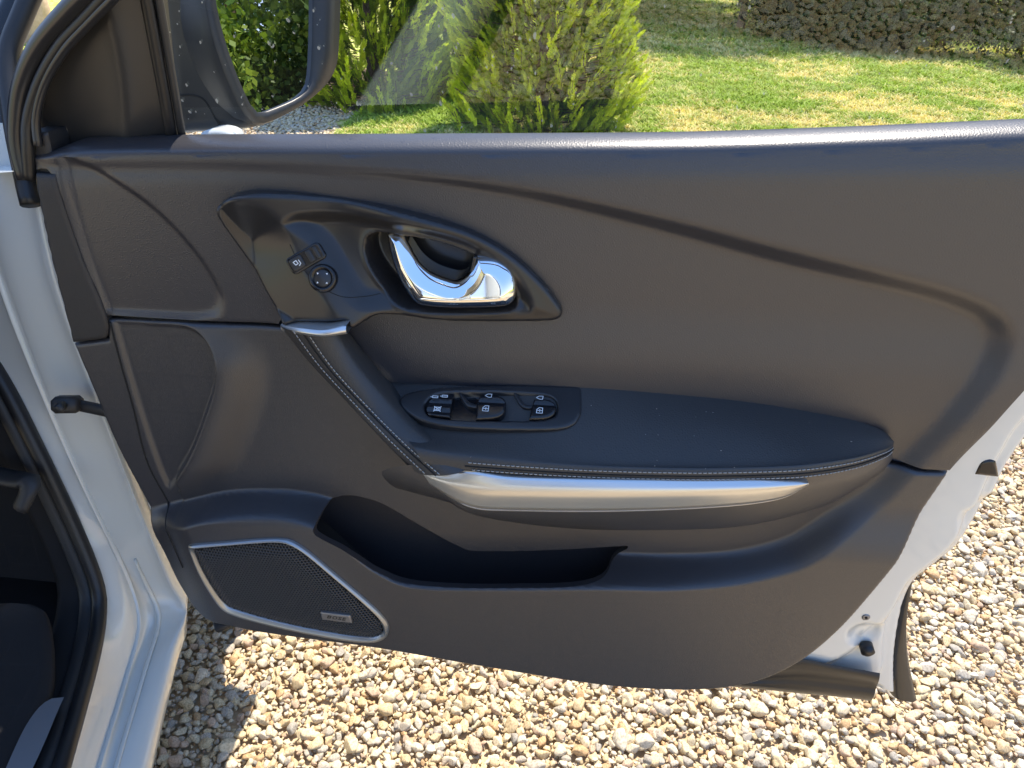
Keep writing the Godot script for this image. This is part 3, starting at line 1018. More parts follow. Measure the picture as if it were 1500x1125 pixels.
	for k in pocket.p.size() + 1:
		var q := pocket.p[k % pocket.p.size()]
		var z := lower_height(q)
		brim.append(Vector3(q.x, q.y, z))
		turned.append(Vector3(q.x, q.y - 0.004, z - 0.012))
	sheet(st, [brim, turned])
	var back_rows := []
	for r: Array in [[0.66, 0.0], [0.6, -0.01], [0.52, -0.02], [0.45, -0.022], [0.425, -0.008], [0.42, 0.045]]:
		var row := PackedVector3Array()
		for k in 21:
			row.append(Vector3(lerpf(-0.275, 0.185, k / 20.0), r[0], r[1]))
		back_rows.append(row)
	sheet(st, back_rows)
	for x: float in [-0.275, 0.185]:
		quad(st, Vector3(x, 0.66, -0.05), Vector3(x, 0.66, 0.0), Vector3(x, 0.4, 0.03), Vector3(x, 0.4, -0.05))
	put("map_pocket", st, M["hard trim"], door)
	# seam line down the lower panel's front edge
	st = surf()
	var seam := line(p3([-0.479, 0.8745, 0.0165, -0.4825, 0.8132, 0.017, -0.4848, 0.7531, 0.017, -0.49, 0.6667, 0.018, -0.4788, 0.6011, 0.03, -0.4609, 0.509, 0.058]), 60)
	for i in seam.size():
		seam[i].z = lower_height(Vector2(seam[i].x, seam[i].y)) + 0.0002
	tube(st, seam, 0.0011, 6)
	put("trim_seam", st, M["black void"], door)


var bezel_rim: Rim
var bezel_dish: Rim
var bezel_cup: Rim
var bezel_facet: Rim

func bezel_height(q: Vector2) -> float:
	var z := 0.03
	# the switch face leans back to the sky; the flank towards the hinge falls away
	z += (0.25 * (0.985 - q.y + sqrt(pow(0.985 - q.y, 2.0) + 0.0004)) - 0.15 * (q.x + 0.26)) * smoothstep(-0.11, -0.2, q.x)
	var f := bezel_facet.d(q)
	z -= 0.27 * (f + sqrt(f * f + 0.00001))
	var d := bezel_dish.d(q)
	z -= 0.014 * smoothstep(-0.002, 0.019, d)
	var c := bezel_cup.d(q)
	z += 0.0015 * smoothstep(-0.006, -0.001, c) * smoothstep(0.003, 0.0, c)
	z -= 0.036 * smoothstep(-0.0005, 0.005, c)
	z -= 0.006 * smoothstep(0.03, 0.0, bezel_rim.d(q)) * smoothstep(0.0, 0.1, q.x + 0.1)
	return z

func bezel_outline() -> void:
	var edge := outline([-0.3077, 1.0173, -0.3019, 1.0269, -0.2869, 1.0352, -0.2643, 1.0387, -0.2283, 1.0377, -0.1786, 1.0336, -0.1296, 1.0268, -0.0739, 1.0144, -0.0322, 1.0001, 0.0029, 0.9794, 0.0317, 0.9533, 0.0504, 0.9299, 0.0566, 0.9174, 0.0518, 0.9091, 0.0327, 0.9056, -0.0195, 0.9029, -0.08, 0.904, -0.1254, 0.9092, -0.1469, 0.9098, -0.1688, 0.9003, -0.1758, 0.9093, -0.1758, 0.9093, -0.1988, 0.9057, -0.2494, 0.8982, -0.2494, 0.8982, -0.2695, 0.9256, -0.2913, 0.9659, -0.3034, 0.996], 6)
	bezel_rim = Rim.new(edge, 0.03)

func handle_bezel() -> void:
	var o := Transform3D.IDENTITY
	var edge := bezel_rim.p
	bezel_dish = Rim.new(outline([-0.2394, 1.0065, -0.228, 1.0178, -0.2092, 1.0213, -0.1731, 1.0211, -0.1305, 1.0175, -0.0883, 1.0111, -0.0463, 1.0003, -0.0148, 0.9831, 0.0101, 0.9608, 0.0248, 0.9366, 0.0257, 0.9239, 0.0163, 0.9162, -0.0194, 0.9128, -0.0796, 0.9114, -0.121, 0.9168, -0.1516, 0.917, -0.1699, 0.9243, -0.1894, 0.9514, -0.2078, 0.9816, -0.2275, 0.9981], 6), 0.02)
	bezel_cup = Rim.new(outline([-0.1573, 0.9737, -0.1558, 0.9875, -0.1484, 0.9945, -0.1356, 0.9972, -0.1065, 0.9953, -0.0704, 0.9892, -0.0417, 0.979, -0.0165, 0.9656, 0.0017, 0.9445, 0.0069, 0.9272, 0.0017, 0.9197, -0.0134, 0.9165, -0.0512, 0.9146, -0.0971, 0.9149, -0.1138, 0.9174, -0.1307, 0.9273, -0.1444, 0.9444, -0.1541, 0.9614], 6), 0.012)
	bezel_facet = Rim.new(outline([-0.3165, 1.0299, -0.2829, 1.0324, -0.2584, 1.0268, -0.2407, 1.0115, -0.2316, 0.9912, -0.2199, 0.9621, -0.195, 0.9312, -0.1748, 0.9073, -0.1748, 0.9073, -0.2095, 0.855, -0.3506, 0.8825], 6), 0.06)
	var st := surf()
	panel(st, o, edge, 0.0022, bezel_height, 0.005, 0.0)
	put("handle_bezel", st, M["satin plastic"], door)
	# chrome lever: an L-shaped blade with a thumb pad at its end
	st = surf()
	var lever := outline([-0.132, 0.9956, -0.132, 0.9956, -0.1245, 0.9988, -0.1139, 0.997, -0.1139, 0.997, -0.1076, 0.9847, -0.0985, 0.97, -0.0854, 0.959, -0.0688, 0.9528, -0.0572, 0.951, -0.0482, 0.956, -0.0422, 0.964, -0.0367, 0.9785, -0.0367, 0.9785, -0.0167, 0.9778, -0.004, 0.9709, 0.0046, 0.9591, 0.0075, 0.9461, 0.0053, 0.935, -0.002, 0.9283, -0.0226, 0.9249, -0.0561, 0.9225, -0.0846, 0.9227, -0.1001, 0.926, -0.1113, 0.9375, -0.1217, 0.9559, -0.1287, 0.9763], 6)
	var lever_rim := Rim.new(lever, 0.02)
	panel(st, o, lever, 0.0013, func(q: Vector2) -> float: return 0.024 + 0.3 * (0.952 - q.y) + 0.012 * sin(minf(lever_rim.d(q), 0.016) / 0.016 * PI / 2) + 0.05 * maxf(0.0, q.x + 0.04), 0.0018, -0.005)
	put("door_handle", st, M["chrome"], door)
	st = surf()
	panel(st, o, outline([-0.0423, 0.9594, -0.0382, 0.9777, -0.0382, 0.9777, -0.0346, 0.9779, -0.0346, 0.9779, -0.0378, 0.9657, -0.0417, 0.9555], 4), 0.0012, flat(0.024), 0.001, -0.005)
	put("handle_pivot", st, M["satin plastic"], door)
	# mirror controls on the switch face
	var h := func(q: Vector2) -> float: return bezel_height(q)
	var seam := p2([-0.2333, 0.9861, -0.2244, 0.9684, -0.2102, 0.9526, -0.1973, 0.9429, -0.1771, 0.9338, -0.1576, 0.9295, -0.1426, 0.9308])
	st = surf()
	var s3 := PackedVector3Array()
	for q in curve(seam, 5, false):
		s3.append(Vector3(q.x, q.y, bezel_height(q)))
	tube(st, s3, 0.0005, 5)
	put("control_seam", st, M["black void"], door)
	var at := func(a: Array) -> Transform3D:
		var q := Vector2(a[0], a[1])
		var e := 0.004
		var nx := (bezel_height(q + Vector2(e, 0)) - bezel_height(q - Vector2(e, 0))) / (2 * e)
		var ny := (bezel_height(q + Vector2(0, e)) - bezel_height(q - Vector2(0, e))) / (2 * e)
		var n := Vector3(-nx, -ny, 1).normalized()
		var x := Vector3(1, 0, nx).normalized()
		return Transform3D(Basis(x, n.cross(x), n), Vector3(q.x, q.y, bezel_height(q)))
	# fold switch in its frame
	var c := p2([-0.2369, 0.9682, -0.2028, 0.9862, -0.1979, 0.9736, -0.1979, 0.9736, -0.2316, 0.9544, -0.2356, 0.962])
	var mid: Transform3D = at.call([-0.2163, 0.9725])
	var ix := p2([-0.2341, 0.9641, -0.2001, 0.9822, -0.2163, 0.9725])
	var turn := (ix[1] - ix[0]).angle()
	var place := mid * Transform3D(Basis(Vector3.BACK, turn), Vector3.ZERO)
	var rr := func(w: float, hh: float, r: float) -> PackedVector2Array:
		var p := PackedVector2Array()
		for k in 4:
			var cx := (w / 2 - r) * (1 if k in [0, 3] else -1)
			var cy := (hh / 2 - r) * (1 if k < 2 else -1)
			for j in 5:
				var a := PI / 2 * k + PI / 2 * j / 4.0
				p.append(Vector2(cx + cos(a) * r, cy + sin(a) * r))
		return p
	st = surf()
	panel(st, place, rr.call(0.041, 0.019, 0.0045), 0.001, flat(0.0016), 0.0012, -0.006)
	put("switch_frame", st, M["gloss plastic"], door)
	st = surf()
	panel(st, place * Transform3D(Basis(), Vector3(-0.0102, 0, 0)), rr.call(0.0145, 0.0135, 0.002), 0.0008, func(q: Vector2) -> float: return 0.0034 + q.y * 0.06, 0.0012, 0.0)
	put("fold_switch", st, M["satin plastic"], door)
	for x: float in [0.0055, 0.0133]:
		st = surf()
		panel(st, place * Transform3D(Basis(), Vector3(x, 0, 0)), rr.call(0.0062 if x < 0.01 else 0.0045, 0.0135, 0.0015), 0.0008, flat(0.0027 if x < 0.01 else 0.0022), 0.0009, 0.0)
		put("selector_slider", st, M["satin plastic"], door)
	st = surf()
	var f := place * Transform3D(Basis(), Vector3(-0.0102, 0, 0))
	stroke(st, f, PackedVector2Array([Vector2(-0.003, 0.0025), Vector2(0.0005, 0.0028), Vector2(0.001, -0.001), Vector2(-0.002, -0.0012), Vector2(-0.003, 0.0025)]), 0.0009, 0.0038)
	stroke(st, f, PackedVector2Array([Vector2(0.0032, 0.002), Vector2(0.0036, -0.002), Vector2(0.0012, -0.0034)]), 0.0009, 0.0038)
	put("fold_symbol", st, M["icon"], door)
	# adjusting dial with its four arrowheads
	place = at.call([-0.1982, 0.953])
	st = surf()
	var ring := func(r: float) -> PackedVector2Array:
		var p := PackedVector2Array()
		for k in 40:
			p.append(Vector2(cos(TAU * k / 40) * r, sin(TAU * k / 40) * r))
		return p
	panel(st, place, ring.call(0.0152), 0.001, func(q: Vector2) -> float: return 0.0065 - 0.003 * smoothstep(0.0112, 0.0098, q.length()), 0.004, -0.004)
	put("mirror_dial", st, M["gloss plastic"], door)
	st = surf()
	panel(st, place, ring.call(0.0098), 0.0008, func(q: Vector2) -> float: return 0.0055 - 0.0015 * q.length_squared() / 0.0001, 0.0012, 0.001)
	put("dial_pad", st, M["satin plastic"], door)
	st = surf()
	for k in 4:
		var a := TAU * k / 4.0 + 0.72
		var d := Vector2(cos(a), sin(a))
		var n := d.orthogonal()
		var z := 0.0062
		var q := [d * 0.0082, d * 0.0062 + n * 0.0011, d * 0.0062 - n * 0.0011]
		var v := []
		for e: Vector2 in q:
			v.append(place * Vector3(e.x, e.y, z - 0.0006))
		tri(st, v[0], v[1], v[2])
	put("dial_arrows", st, M["icon"], door)


func armrest() -> void:
	var n := 90
	var back := line(p3([-0.1666, 0.8111, 0.013, -0.1207, 0.8139, 0.013, -0.0389, 0.8181, 0.013, 0.0805, 0.8247, 0.013, 0.1972, 0.8211, 0.013, 0.2741, 0.816, 0.013, 0.3358, 0.8082, 0.013, 0.3897, 0.7984, 0.015, 0.4243, 0.7875, 0.02, 0.4361, 0.7766, 0.022]), n)
	var mid := line(p3([-0.1449, 0.7914, 0.055, -0.1126, 0.7927, 0.055, -0.0332, 0.7973, 0.055, 0.0825, 0.8045, 0.055, 0.1948, 0.8069, 0.055, 0.2685, 0.806, 0.054, 0.3288, 0.8006, 0.049, 0.3838, 0.7929, 0.04, 0.4217, 0.785, 0.03, 0.4365, 0.7775, 0.0245]), n)
	var crest := line(p3([-0.1025, 0.79, 0.1, -0.0722, 0.7867, 0.1, -0.027, 0.7847, 0.1, 0.0846, 0.7832, 0.1, 0.1928, 0.7872, 0.1, 0.2639, 0.7898, 0.096, 0.3219, 0.7903, 0.087, 0.3787, 0.7849, 0.064, 0.419, 0.7798, 0.04, 0.4357, 0.7756, 0.026]), n)
	var front := line(p3([-0.093, 0.7851, 0.11, -0.0705, 0.7822, 0.11, -0.0256, 0.7793, 0.11, 0.085, 0.7789, 0.11, 0.1923, 0.7839, 0.11, 0.2628, 0.7867, 0.105, 0.3202, 0.788, 0.096, 0.3772, 0.7827, 0.071, 0.4194, 0.7773, 0.043, 0.4359, 0.7735, 0.027]), n)
	var seam := line(p3([-0.0857, 0.7712, 0.113, -0.0707, 0.7687, 0.113, -0.0255, 0.7658, 0.113, 0.0857, 0.7665, 0.113, 0.1934, 0.7718, 0.113, 0.2643, 0.7747, 0.108, 0.3221, 0.7751, 0.099, 0.3799, 0.7698, 0.072, 0.4227, 0.7672, 0.043, 0.4364, 0.7676, 0.028]), n)
	var tuck := PackedVector3Array()
	for q in seam:
		tuck.append(q + Vector3(0, -0.003, -0.005))
	var wall := PackedVector3Array()
	for q in back:
		wall.append(q + Vector3(0, -0.006, -0.006))
	var rows := smooth_rows([back, mid, crest, front, seam], 6)
	var st := surf()
	sheet(st, [wall] + rows + [tuck])
	put("armrest_pad", st, M["leather"], door)
	# two rows of thread and the join between them
	for s: float in [0.25, 0.85]:
		st = surf()
		var run := PackedVector3Array()
		for i in n:
			run.append(front[i].lerp(seam[i], s) + Vector3(0, 0.0003, 0.0012))
		stitches(st, run, 0.0052, 0.0036, 0.00062, 9)
		put("stitching", st, M["thread"], door)
	st = surf()
	var join := PackedVector3Array()
	for i in range(8, n):
		join.append(front[i].lerp(seam[i], 0.58) + Vector3(0, 0.0, 0.0007))
	tube(st, join, 0.0009, 5)
	put("leather_seam", st, M["black void"], door)
	# moulded body of the armrest
	var b1 := line(p3([-0.1372, 0.7475, 0.1, -0.0745, 0.7305, 0.104, -0.0358, 0.7095, 0.106, 0.1257, 0.7191, 0.106, 0.2367, 0.7299, 0.1, 0.3023, 0.7386, 0.092, 0.3321, 0.7476, 0.087, 0.3867, 0.7509, 0.064, 0.4218, 0.7549, 0.042, 0.4382, 0.7594, 0.027]), n)
	var b2 := line(p3([-0.1329, 0.6988, 0.07, -0.0654, 0.6882, 0.078, -0.0177, 0.661, 0.07, 0.0903, 0.6493, 0.064, 0.2129, 0.6545, 0.058, 0.2923, 0.6651, 0.053, 0.3685, 0.6899, 0.043, 0.4038, 0.713, 0.036, 0.4301, 0.7375, 0.03, 0.4413, 0.751, 0.022]), n)
	var b3 := PackedVector3Array()
	var b4 := PackedVector3Array()
	for i in n:
		b3.append(Vector3(b2[i].x, b2[i].y - 0.006, maxf(b2[i].z - 0.025, 0.005)))
		b4.append(Vector3(b2[i].x, b2[i].y - 0.004, 0.0))
	var s2 := PackedVector3Array()
	for q in seam:
		s2.append(q + Vector3(0, -0.001, -0.0035))
	st = surf()
	sheet(st, smooth_rows([s2, b1, b2, b3, b4], 5))
	put("armrest_base", st, M["hard trim"], door)
	# satin silver inlay, two facets meeting in a soft ridge
	var r0 := line(p3([-0.107, 0.7562, 0.098, -0.0726, 0.7584, 0.106, -0.0314, 0.7651, 0.114, 0.0196, 0.763, 0.1155, 0.1577, 0.7708, 0.1155, 0.264, 0.7755, 0.109, 0.3114, 0.7729, 0.102, 0.3262, 0.769, 0.099]), n)
	var r1 := line(p3([-0.1058, 0.7559, 0.1, -0.0718, 0.7517, 0.112, -0.025, 0.7458, 0.12, 0.0203, 0.7476, 0.122, 0.1586, 0.7577, 0.122, 0.2643, 0.7665, 0.116, 0.3111, 0.7687, 0.107, 0.3268, 0.7685, 0.1]), n)
	var r2 := line(p3([-0.106, 0.7516, 0.097, -0.0738, 0.733, 0.107, -0.0347, 0.7148, 0.112, 0.0119, 0.7148, 0.113, 0.1252, 0.7241, 0.113, 0.235, 0.7347, 0.107, 0.3002, 0.7435, 0.098, 0.3283, 0.7648, 0.097]), n)
	var r3 := PackedVector3Array()
	var r00 := PackedVector3Array()
	for i in n:
		r3.append(r2[i] + Vector3(0, 0.001, -0.012))
		r00.append(r0[i] + Vector3(0, -0.001, -0.012))
	st = surf()
	sheet(st, [r00] + smooth_rows([r0, r0.duplicate(), r1, r2, r2.duplicate()], 4) + [r3])
	put("armrest_inlay", st, M["satin silver"], door)
	# lint and dust caught on the leather
	st = surf()
	for i in 22:
		var k := rng.randi_range(5, n - 8)
		var q := mid[k].lerp(crest[k] if rng.randf() < 0.6 else back[k], rng.randf_range(0.1, 0.85))
		q = rows[rng.randi_range(3, 17)][k] + Vector3(0, 0.0006, 0.0004)
		var r := rng.randf_range(0.0003, 0.0006)
		tube(st, PackedVector3Array([q, q + Vector3(rng.randf_range(-1, 1), 0.0, rng.randf_range(-1, 1)) * rng.randf_range(0.0008, 0.002)]), r * 0.6, 4)
	put("dust_specks", st, M["dust"], door).set_meta("kind", "stuff")
	grab_handle()
	switch_panel()

func stitches(st: SurfaceTool, run: PackedVector3Array, pitch: float, length: float, r: float, first := 0) -> void:
	var c := Curve3D.new()
	c.bake_interval = 0.002
	for i in range(first, run.size()):
		c.add_point(run[i])
	var at := 0.0
	while at + length < c.get_baked_length():
		tube(st, PackedVector3Array([c.sample_baked(at), c.sample_baked(at + length * 0.5) + Vector3(0, 0, r * 0.5), c.sample_baked(at + length)]), r, 5)
		at += pitch

func grab_handle() -> void:
	var n := 60
	var left := line(p3([-0.2583, 0.8962, 0.036, -0.2302, 0.8548, 0.04, -0.1897, 0.8188, 0.056, -0.1465, 0.7875, 0.08, -0.1062, 0.7528, 0.096]), n)
	var right := line(p3([-0.1876, 0.8993, 0.05, -0.1648, 0.8582, 0.055, -0.1241, 0.8139, 0.066, -0.0788, 0.7874, 0.09, -0.0366, 0.7674, 0.109]), n)
	var foot := line(p3([-0.188, 0.8833, 0.018, -0.1599, 0.8365, 0.016, -0.1158, 0.7902, 0.028, -0.0708, 0.7667, 0.06, -0.033, 0.7589, 0.1]), n)
	var rows := []
	for t: float in [-0.02, 0.0, 0.08, 0.2, 0.34, 0.46, 0.54, 0.68, 0.82, 0.93, 1.0]:
		var row := PackedVector3Array()
		for i in n:
			var bulge := 0.015 * pow(maxf(0.0, 1.0 - pow(absf(2.0 * t - 1.0), 2.6)), 0.75)
			if t < 0.0 or t > 1.0:
				bulge = -0.02
			row.append(left[i].lerp(right[i], t) + Vector3(0, 0, bulge))
		rows.append(row)
	rows.append(foot)
	var across := []
	for i in n:
		var r := PackedVector3Array()
		for row in rows:
			r.append(row[i])
		across.append(r)
	var st := surf()
	sheet(st, across)
	put("grab_handle", st, M["leather"], door)
	for t: float in [0.36, 0.6]:
		st = surf()
		var run := PackedVector3Array()
		for i in n:
			run.append(left[i].lerp(right[i], t) + Vector3(0, 0, 0.015 * pow(1.0 - pow(absf(2.0 * t - 1.0), 2.6), 0.75) + 0.0012))
		stitches(st, run, 0.0048, 0.0034, 0.00062)
		put("stitching", st, M["thread"], door)
	st = surf()
	var join := PackedVector3Array()
	for i in n:
		join.append(left[i].lerp(right[i], 0.5) + Vector3(0, 0, 0.0154))
	tube(st, join, 0.001, 5)
	put("leather_seam", st, M["black void"], door)
	# silver collar under the switch face
	st = surf()
	var a := line(p3([-0.2545, 0.8959, 0.04, -0.224, 0.903, 0.058, -0.1957, 0.907, 0.068, -0.182, 0.9094, 0.068, -0.1703, 0.9112, 0.064]), 24)
	var b := line(p3([-0.2526, 0.8883, 0.04, -0.2233, 0.8953, 0.059, -0.1995, 0.8992, 0.069, -0.1858, 0.9007, 0.069, -0.17, 0.9015, 0.064]), 24)
	var mid := PackedVector3Array()
	var tail := PackedVector3Array()
	var head := PackedVector3Array()
	for i in 24:
		mid.append(a[i].lerp(b[i], 0.5) + Vector3(0, 0, 0.003))
		tail.append(b[i] + Vector3(0, 0.001, -0.02))
		head.append(a[i] + Vector3(0, -0.001, -0.02))
	sheet(st, [head] + smooth_rows([a, mid, b], 4) + [tail])
	put("handle_collar", st, M["satin silver"], door)

func switch_panel() -> void:
	var f := arm_place
	var st := surf()
	# raised surround
	var edge := outline([-0.2043, -0.0384, -0.1981, -0.0245, -0.1645, -0.0144, -0.1173, -0.0082, -0.07, -0.0041, -0.0228, -0.0019, -0.0008, -0.0023, 0.0025, -0.0089, 0.0035, -0.0335, 0.0009, -0.0448, -0.0062, -0.0544, -0.0232, -0.061, -0.0645, -0.0648, -0.1176, -0.0668, -0.1564, -0.065, -0.1852, -0.056], 6)
	var well := Rim.new(outline([-0.1744, -0.0459, -0.174, -0.0344, -0.1631, -0.0231, -0.1399, -0.0186, -0.0848, -0.0148, -0.0455, -0.0151, -0.0296, -0.0188, -0.0237, -0.0279, -0.0237, -0.0401, -0.0293, -0.0478, -0.0503, -0.053, -0.1112, -0.0572, -0.1499, -0.0572, -0.1674, -0.0547], 6), 0.012)
	panel(st, f, edge, 0.0016, func(q: Vector2) -> float: return 0.0045 - 0.009 * smoothstep(0.0, 0.003, well.d(q)), 0.0025, -0.006)
	put("switch_panel", st, M["satin plastic"], door)
	st = surf()
	panel(st, f, well.p, 0.003, flat(-0.004), 0.0005, -0.008)
	put("switch_well", st, M["gloss plastic"], door)
	# lock rocker
	st = surf()
	var lock := outline([-0.1723, -0.0436, -0.1709, -0.033, -0.1618, -0.0256, -0.1432, -0.0224, -0.1432, -0.0224, -0.1438, -0.0397, -0.1431, -0.0546, -0.1431, -0.0546, -0.1581, -0.0538, -0.1685, -0.0518], 5)
	panel(st, f, lock, 0.001, func(q: Vector2) -> float: return 0.004 + 0.0012 * absf(sin(q.y * 260.0)), 0.0015, -0.004)
	put("lock_switch", st, M["gloss plastic"], door)
	# two window rockers, each with a lifted front lip
	for a: Array in [[-0.1153, -0.0342, -0.1134, -0.0245, -0.1134, -0.0245, -0.0956, -0.0223, -0.0851, -0.0254, -0.0818, -0.0347, -0.083, -0.046, -0.0922, -0.0531, -0.1133, -0.0564, -0.1133, -0.0564], [-0.0525, -0.0346, -0.051, -0.0241, -0.051, -0.0241, -0.0371, -0.0231, -0.0276, -0.0272, -0.0247, -0.0364, -0.028, -0.0449, -0.0368, -0.0501, -0.0541, -0.0522, -0.0541, -0.0522]]:
		st = surf()
		var p := outline(a, 5)
		var lo := INF
		var hi := -INF
		for q in p:
			lo = minf(lo, q.y); hi = maxf(hi, q.y)
		panel(st, f, p, 0.001, func(q: Vector2) -> float:
			var t := (q.y - lo) / (hi - lo)
			return 0.003 + 0.005 * smoothstep(0.75, 0.55, t) + 0.004 * t * smoothstep(0.6, 0.8, t), 0.0025, -0.004)
		put("window_switch", st, M["gloss plastic"], door)
	# dividing ribs
	for a: Array in [[-0.1382, -0.0194, -0.135, -0.0192, -0.1239, -0.031, -0.1141, -0.0341, -0.1152, -0.038, -0.1264, -0.0359], [-0.0753, -0.0152, -0.0714, -0.0149, -0.0616, -0.0286, -0.0521, -0.0308, -0.0533, -0.0346, -0.0643, -0.0326]]:
		st = surf()
		panel(st, f, outline(a, 4), 0.001, flat(0.003), 0.001, -0.005)
		put("switch_rib", st, M["satin plastic"], door)
	# printed symbols
	for a: Array in [[-0.1041, -0.0431], [-0.0435, -0.0417]]:
		var c := Vector2(a[0], a[1])
		st = surf()
		stroke(st, f, PackedVector2Array([c + Vector2(-0.003, -0.003), c + Vector2(-0.003, 0.0015), c + Vector2(-0.0005, 0.0042), c + Vector2(0.0035, 0.0042), c + Vector2(0.0035, -0.003)]), 0.0008, 0.0088, true)
		stroke(st, f, PackedVector2Array([c + Vector2(-0.003, 0.0005), c + Vector2(0.0035, 0.0005)]), 0.0008, 0.0088)
		stroke(st, f, PackedVector2Array([c + Vector2(0.0005, 0.002), c + Vector2(0.0005, -0.001)]), 0.0008, 0.0088)
		put("window_symbol", st, M["icon"], door)
	for a: Array in [[-0.1025, -0.0246], [-0.0441, -0.0235]]:
		var c := Vector2(a[0], a[1])
		st = surf()
		stroke(st, f, PackedVector2Array([c + Vector2(-0.004, 0.0), c + Vector2(-0.001, 0.0025), c + Vector2(0.0035, 0.0025), c + Vector2(0.003, -0.002), c + Vector2(0.0, -0.002)]), 0.0007, 0.0082, true)
		put("window_symbol", st, M["icon"], door)
	for a: Array in [[-0.163, -0.0316], [-0.1522, -0.0299]]:
		var c := Vector2(a[0], a[1])
		st = surf()
		stroke(st, f, PackedVector2Array([c + Vector2(-0.003, -0.001), c + Vector2(-0.003, 0.0015), c + Vector2(0.003, 0.0015), c + Vector2(0.003, -0.001)]), 0.0009, 0.0098, true)
		stroke(st, f, PackedVector2Array([c + Vector2(-0.005, 0.0), c + Vector2(-0.003, 0.0)]), 0.0009, 0.0098)
		put("lock_symbol", st, M["icon"], door)
	var d := p2([-0.1583, -0.0465])[0]
	st = surf()
	stroke(st, f, PackedVector2Array([d + Vector2(-0.0035, -0.002), d + Vector2(-0.0035, 0.0025), d + Vector2(0.003, 0.0025), d + Vector2(0.003, -0.002)]), 0.0009, 0.0078, true)
	stroke(st, f, PackedVector2Array([d + Vector2(-0.004, -0.003), d + Vector2(0.0038, 0.0034)]), 0.0009, 0.0078)
	stroke(st, f, PackedVector2Array([d + Vector2(-0.004, 0.0034), d + Vector2(0.0038, -0.003)]), 0.0009, 0.0078)
	put("lock_symbol", st, M["icon"], door)


func grille_outline() -> PackedVector2Array:
	return outline([-0.422, 0.567, -0.422, 0.567, -0.3749, 0.5778, -0.3261, 0.5875, -0.2976, 0.5916, -0.2817, 0.5871, -0.2623, 0.5697, -0.232, 0.5329, -0.2008, 0.4935, -0.1808, 0.4649, -0.174, 0.445, -0.1762, 0.4321, -0.1868, 0.4237, -0.202, 0.4203, -0.2366, 0.4217, -0.2953, 0.4301, -0.3485, 0.442, -0.3863, 0.4542, -0.3994, 0.4637, -0.4089, 0.4885, -0.4183, 0.5295], 6)

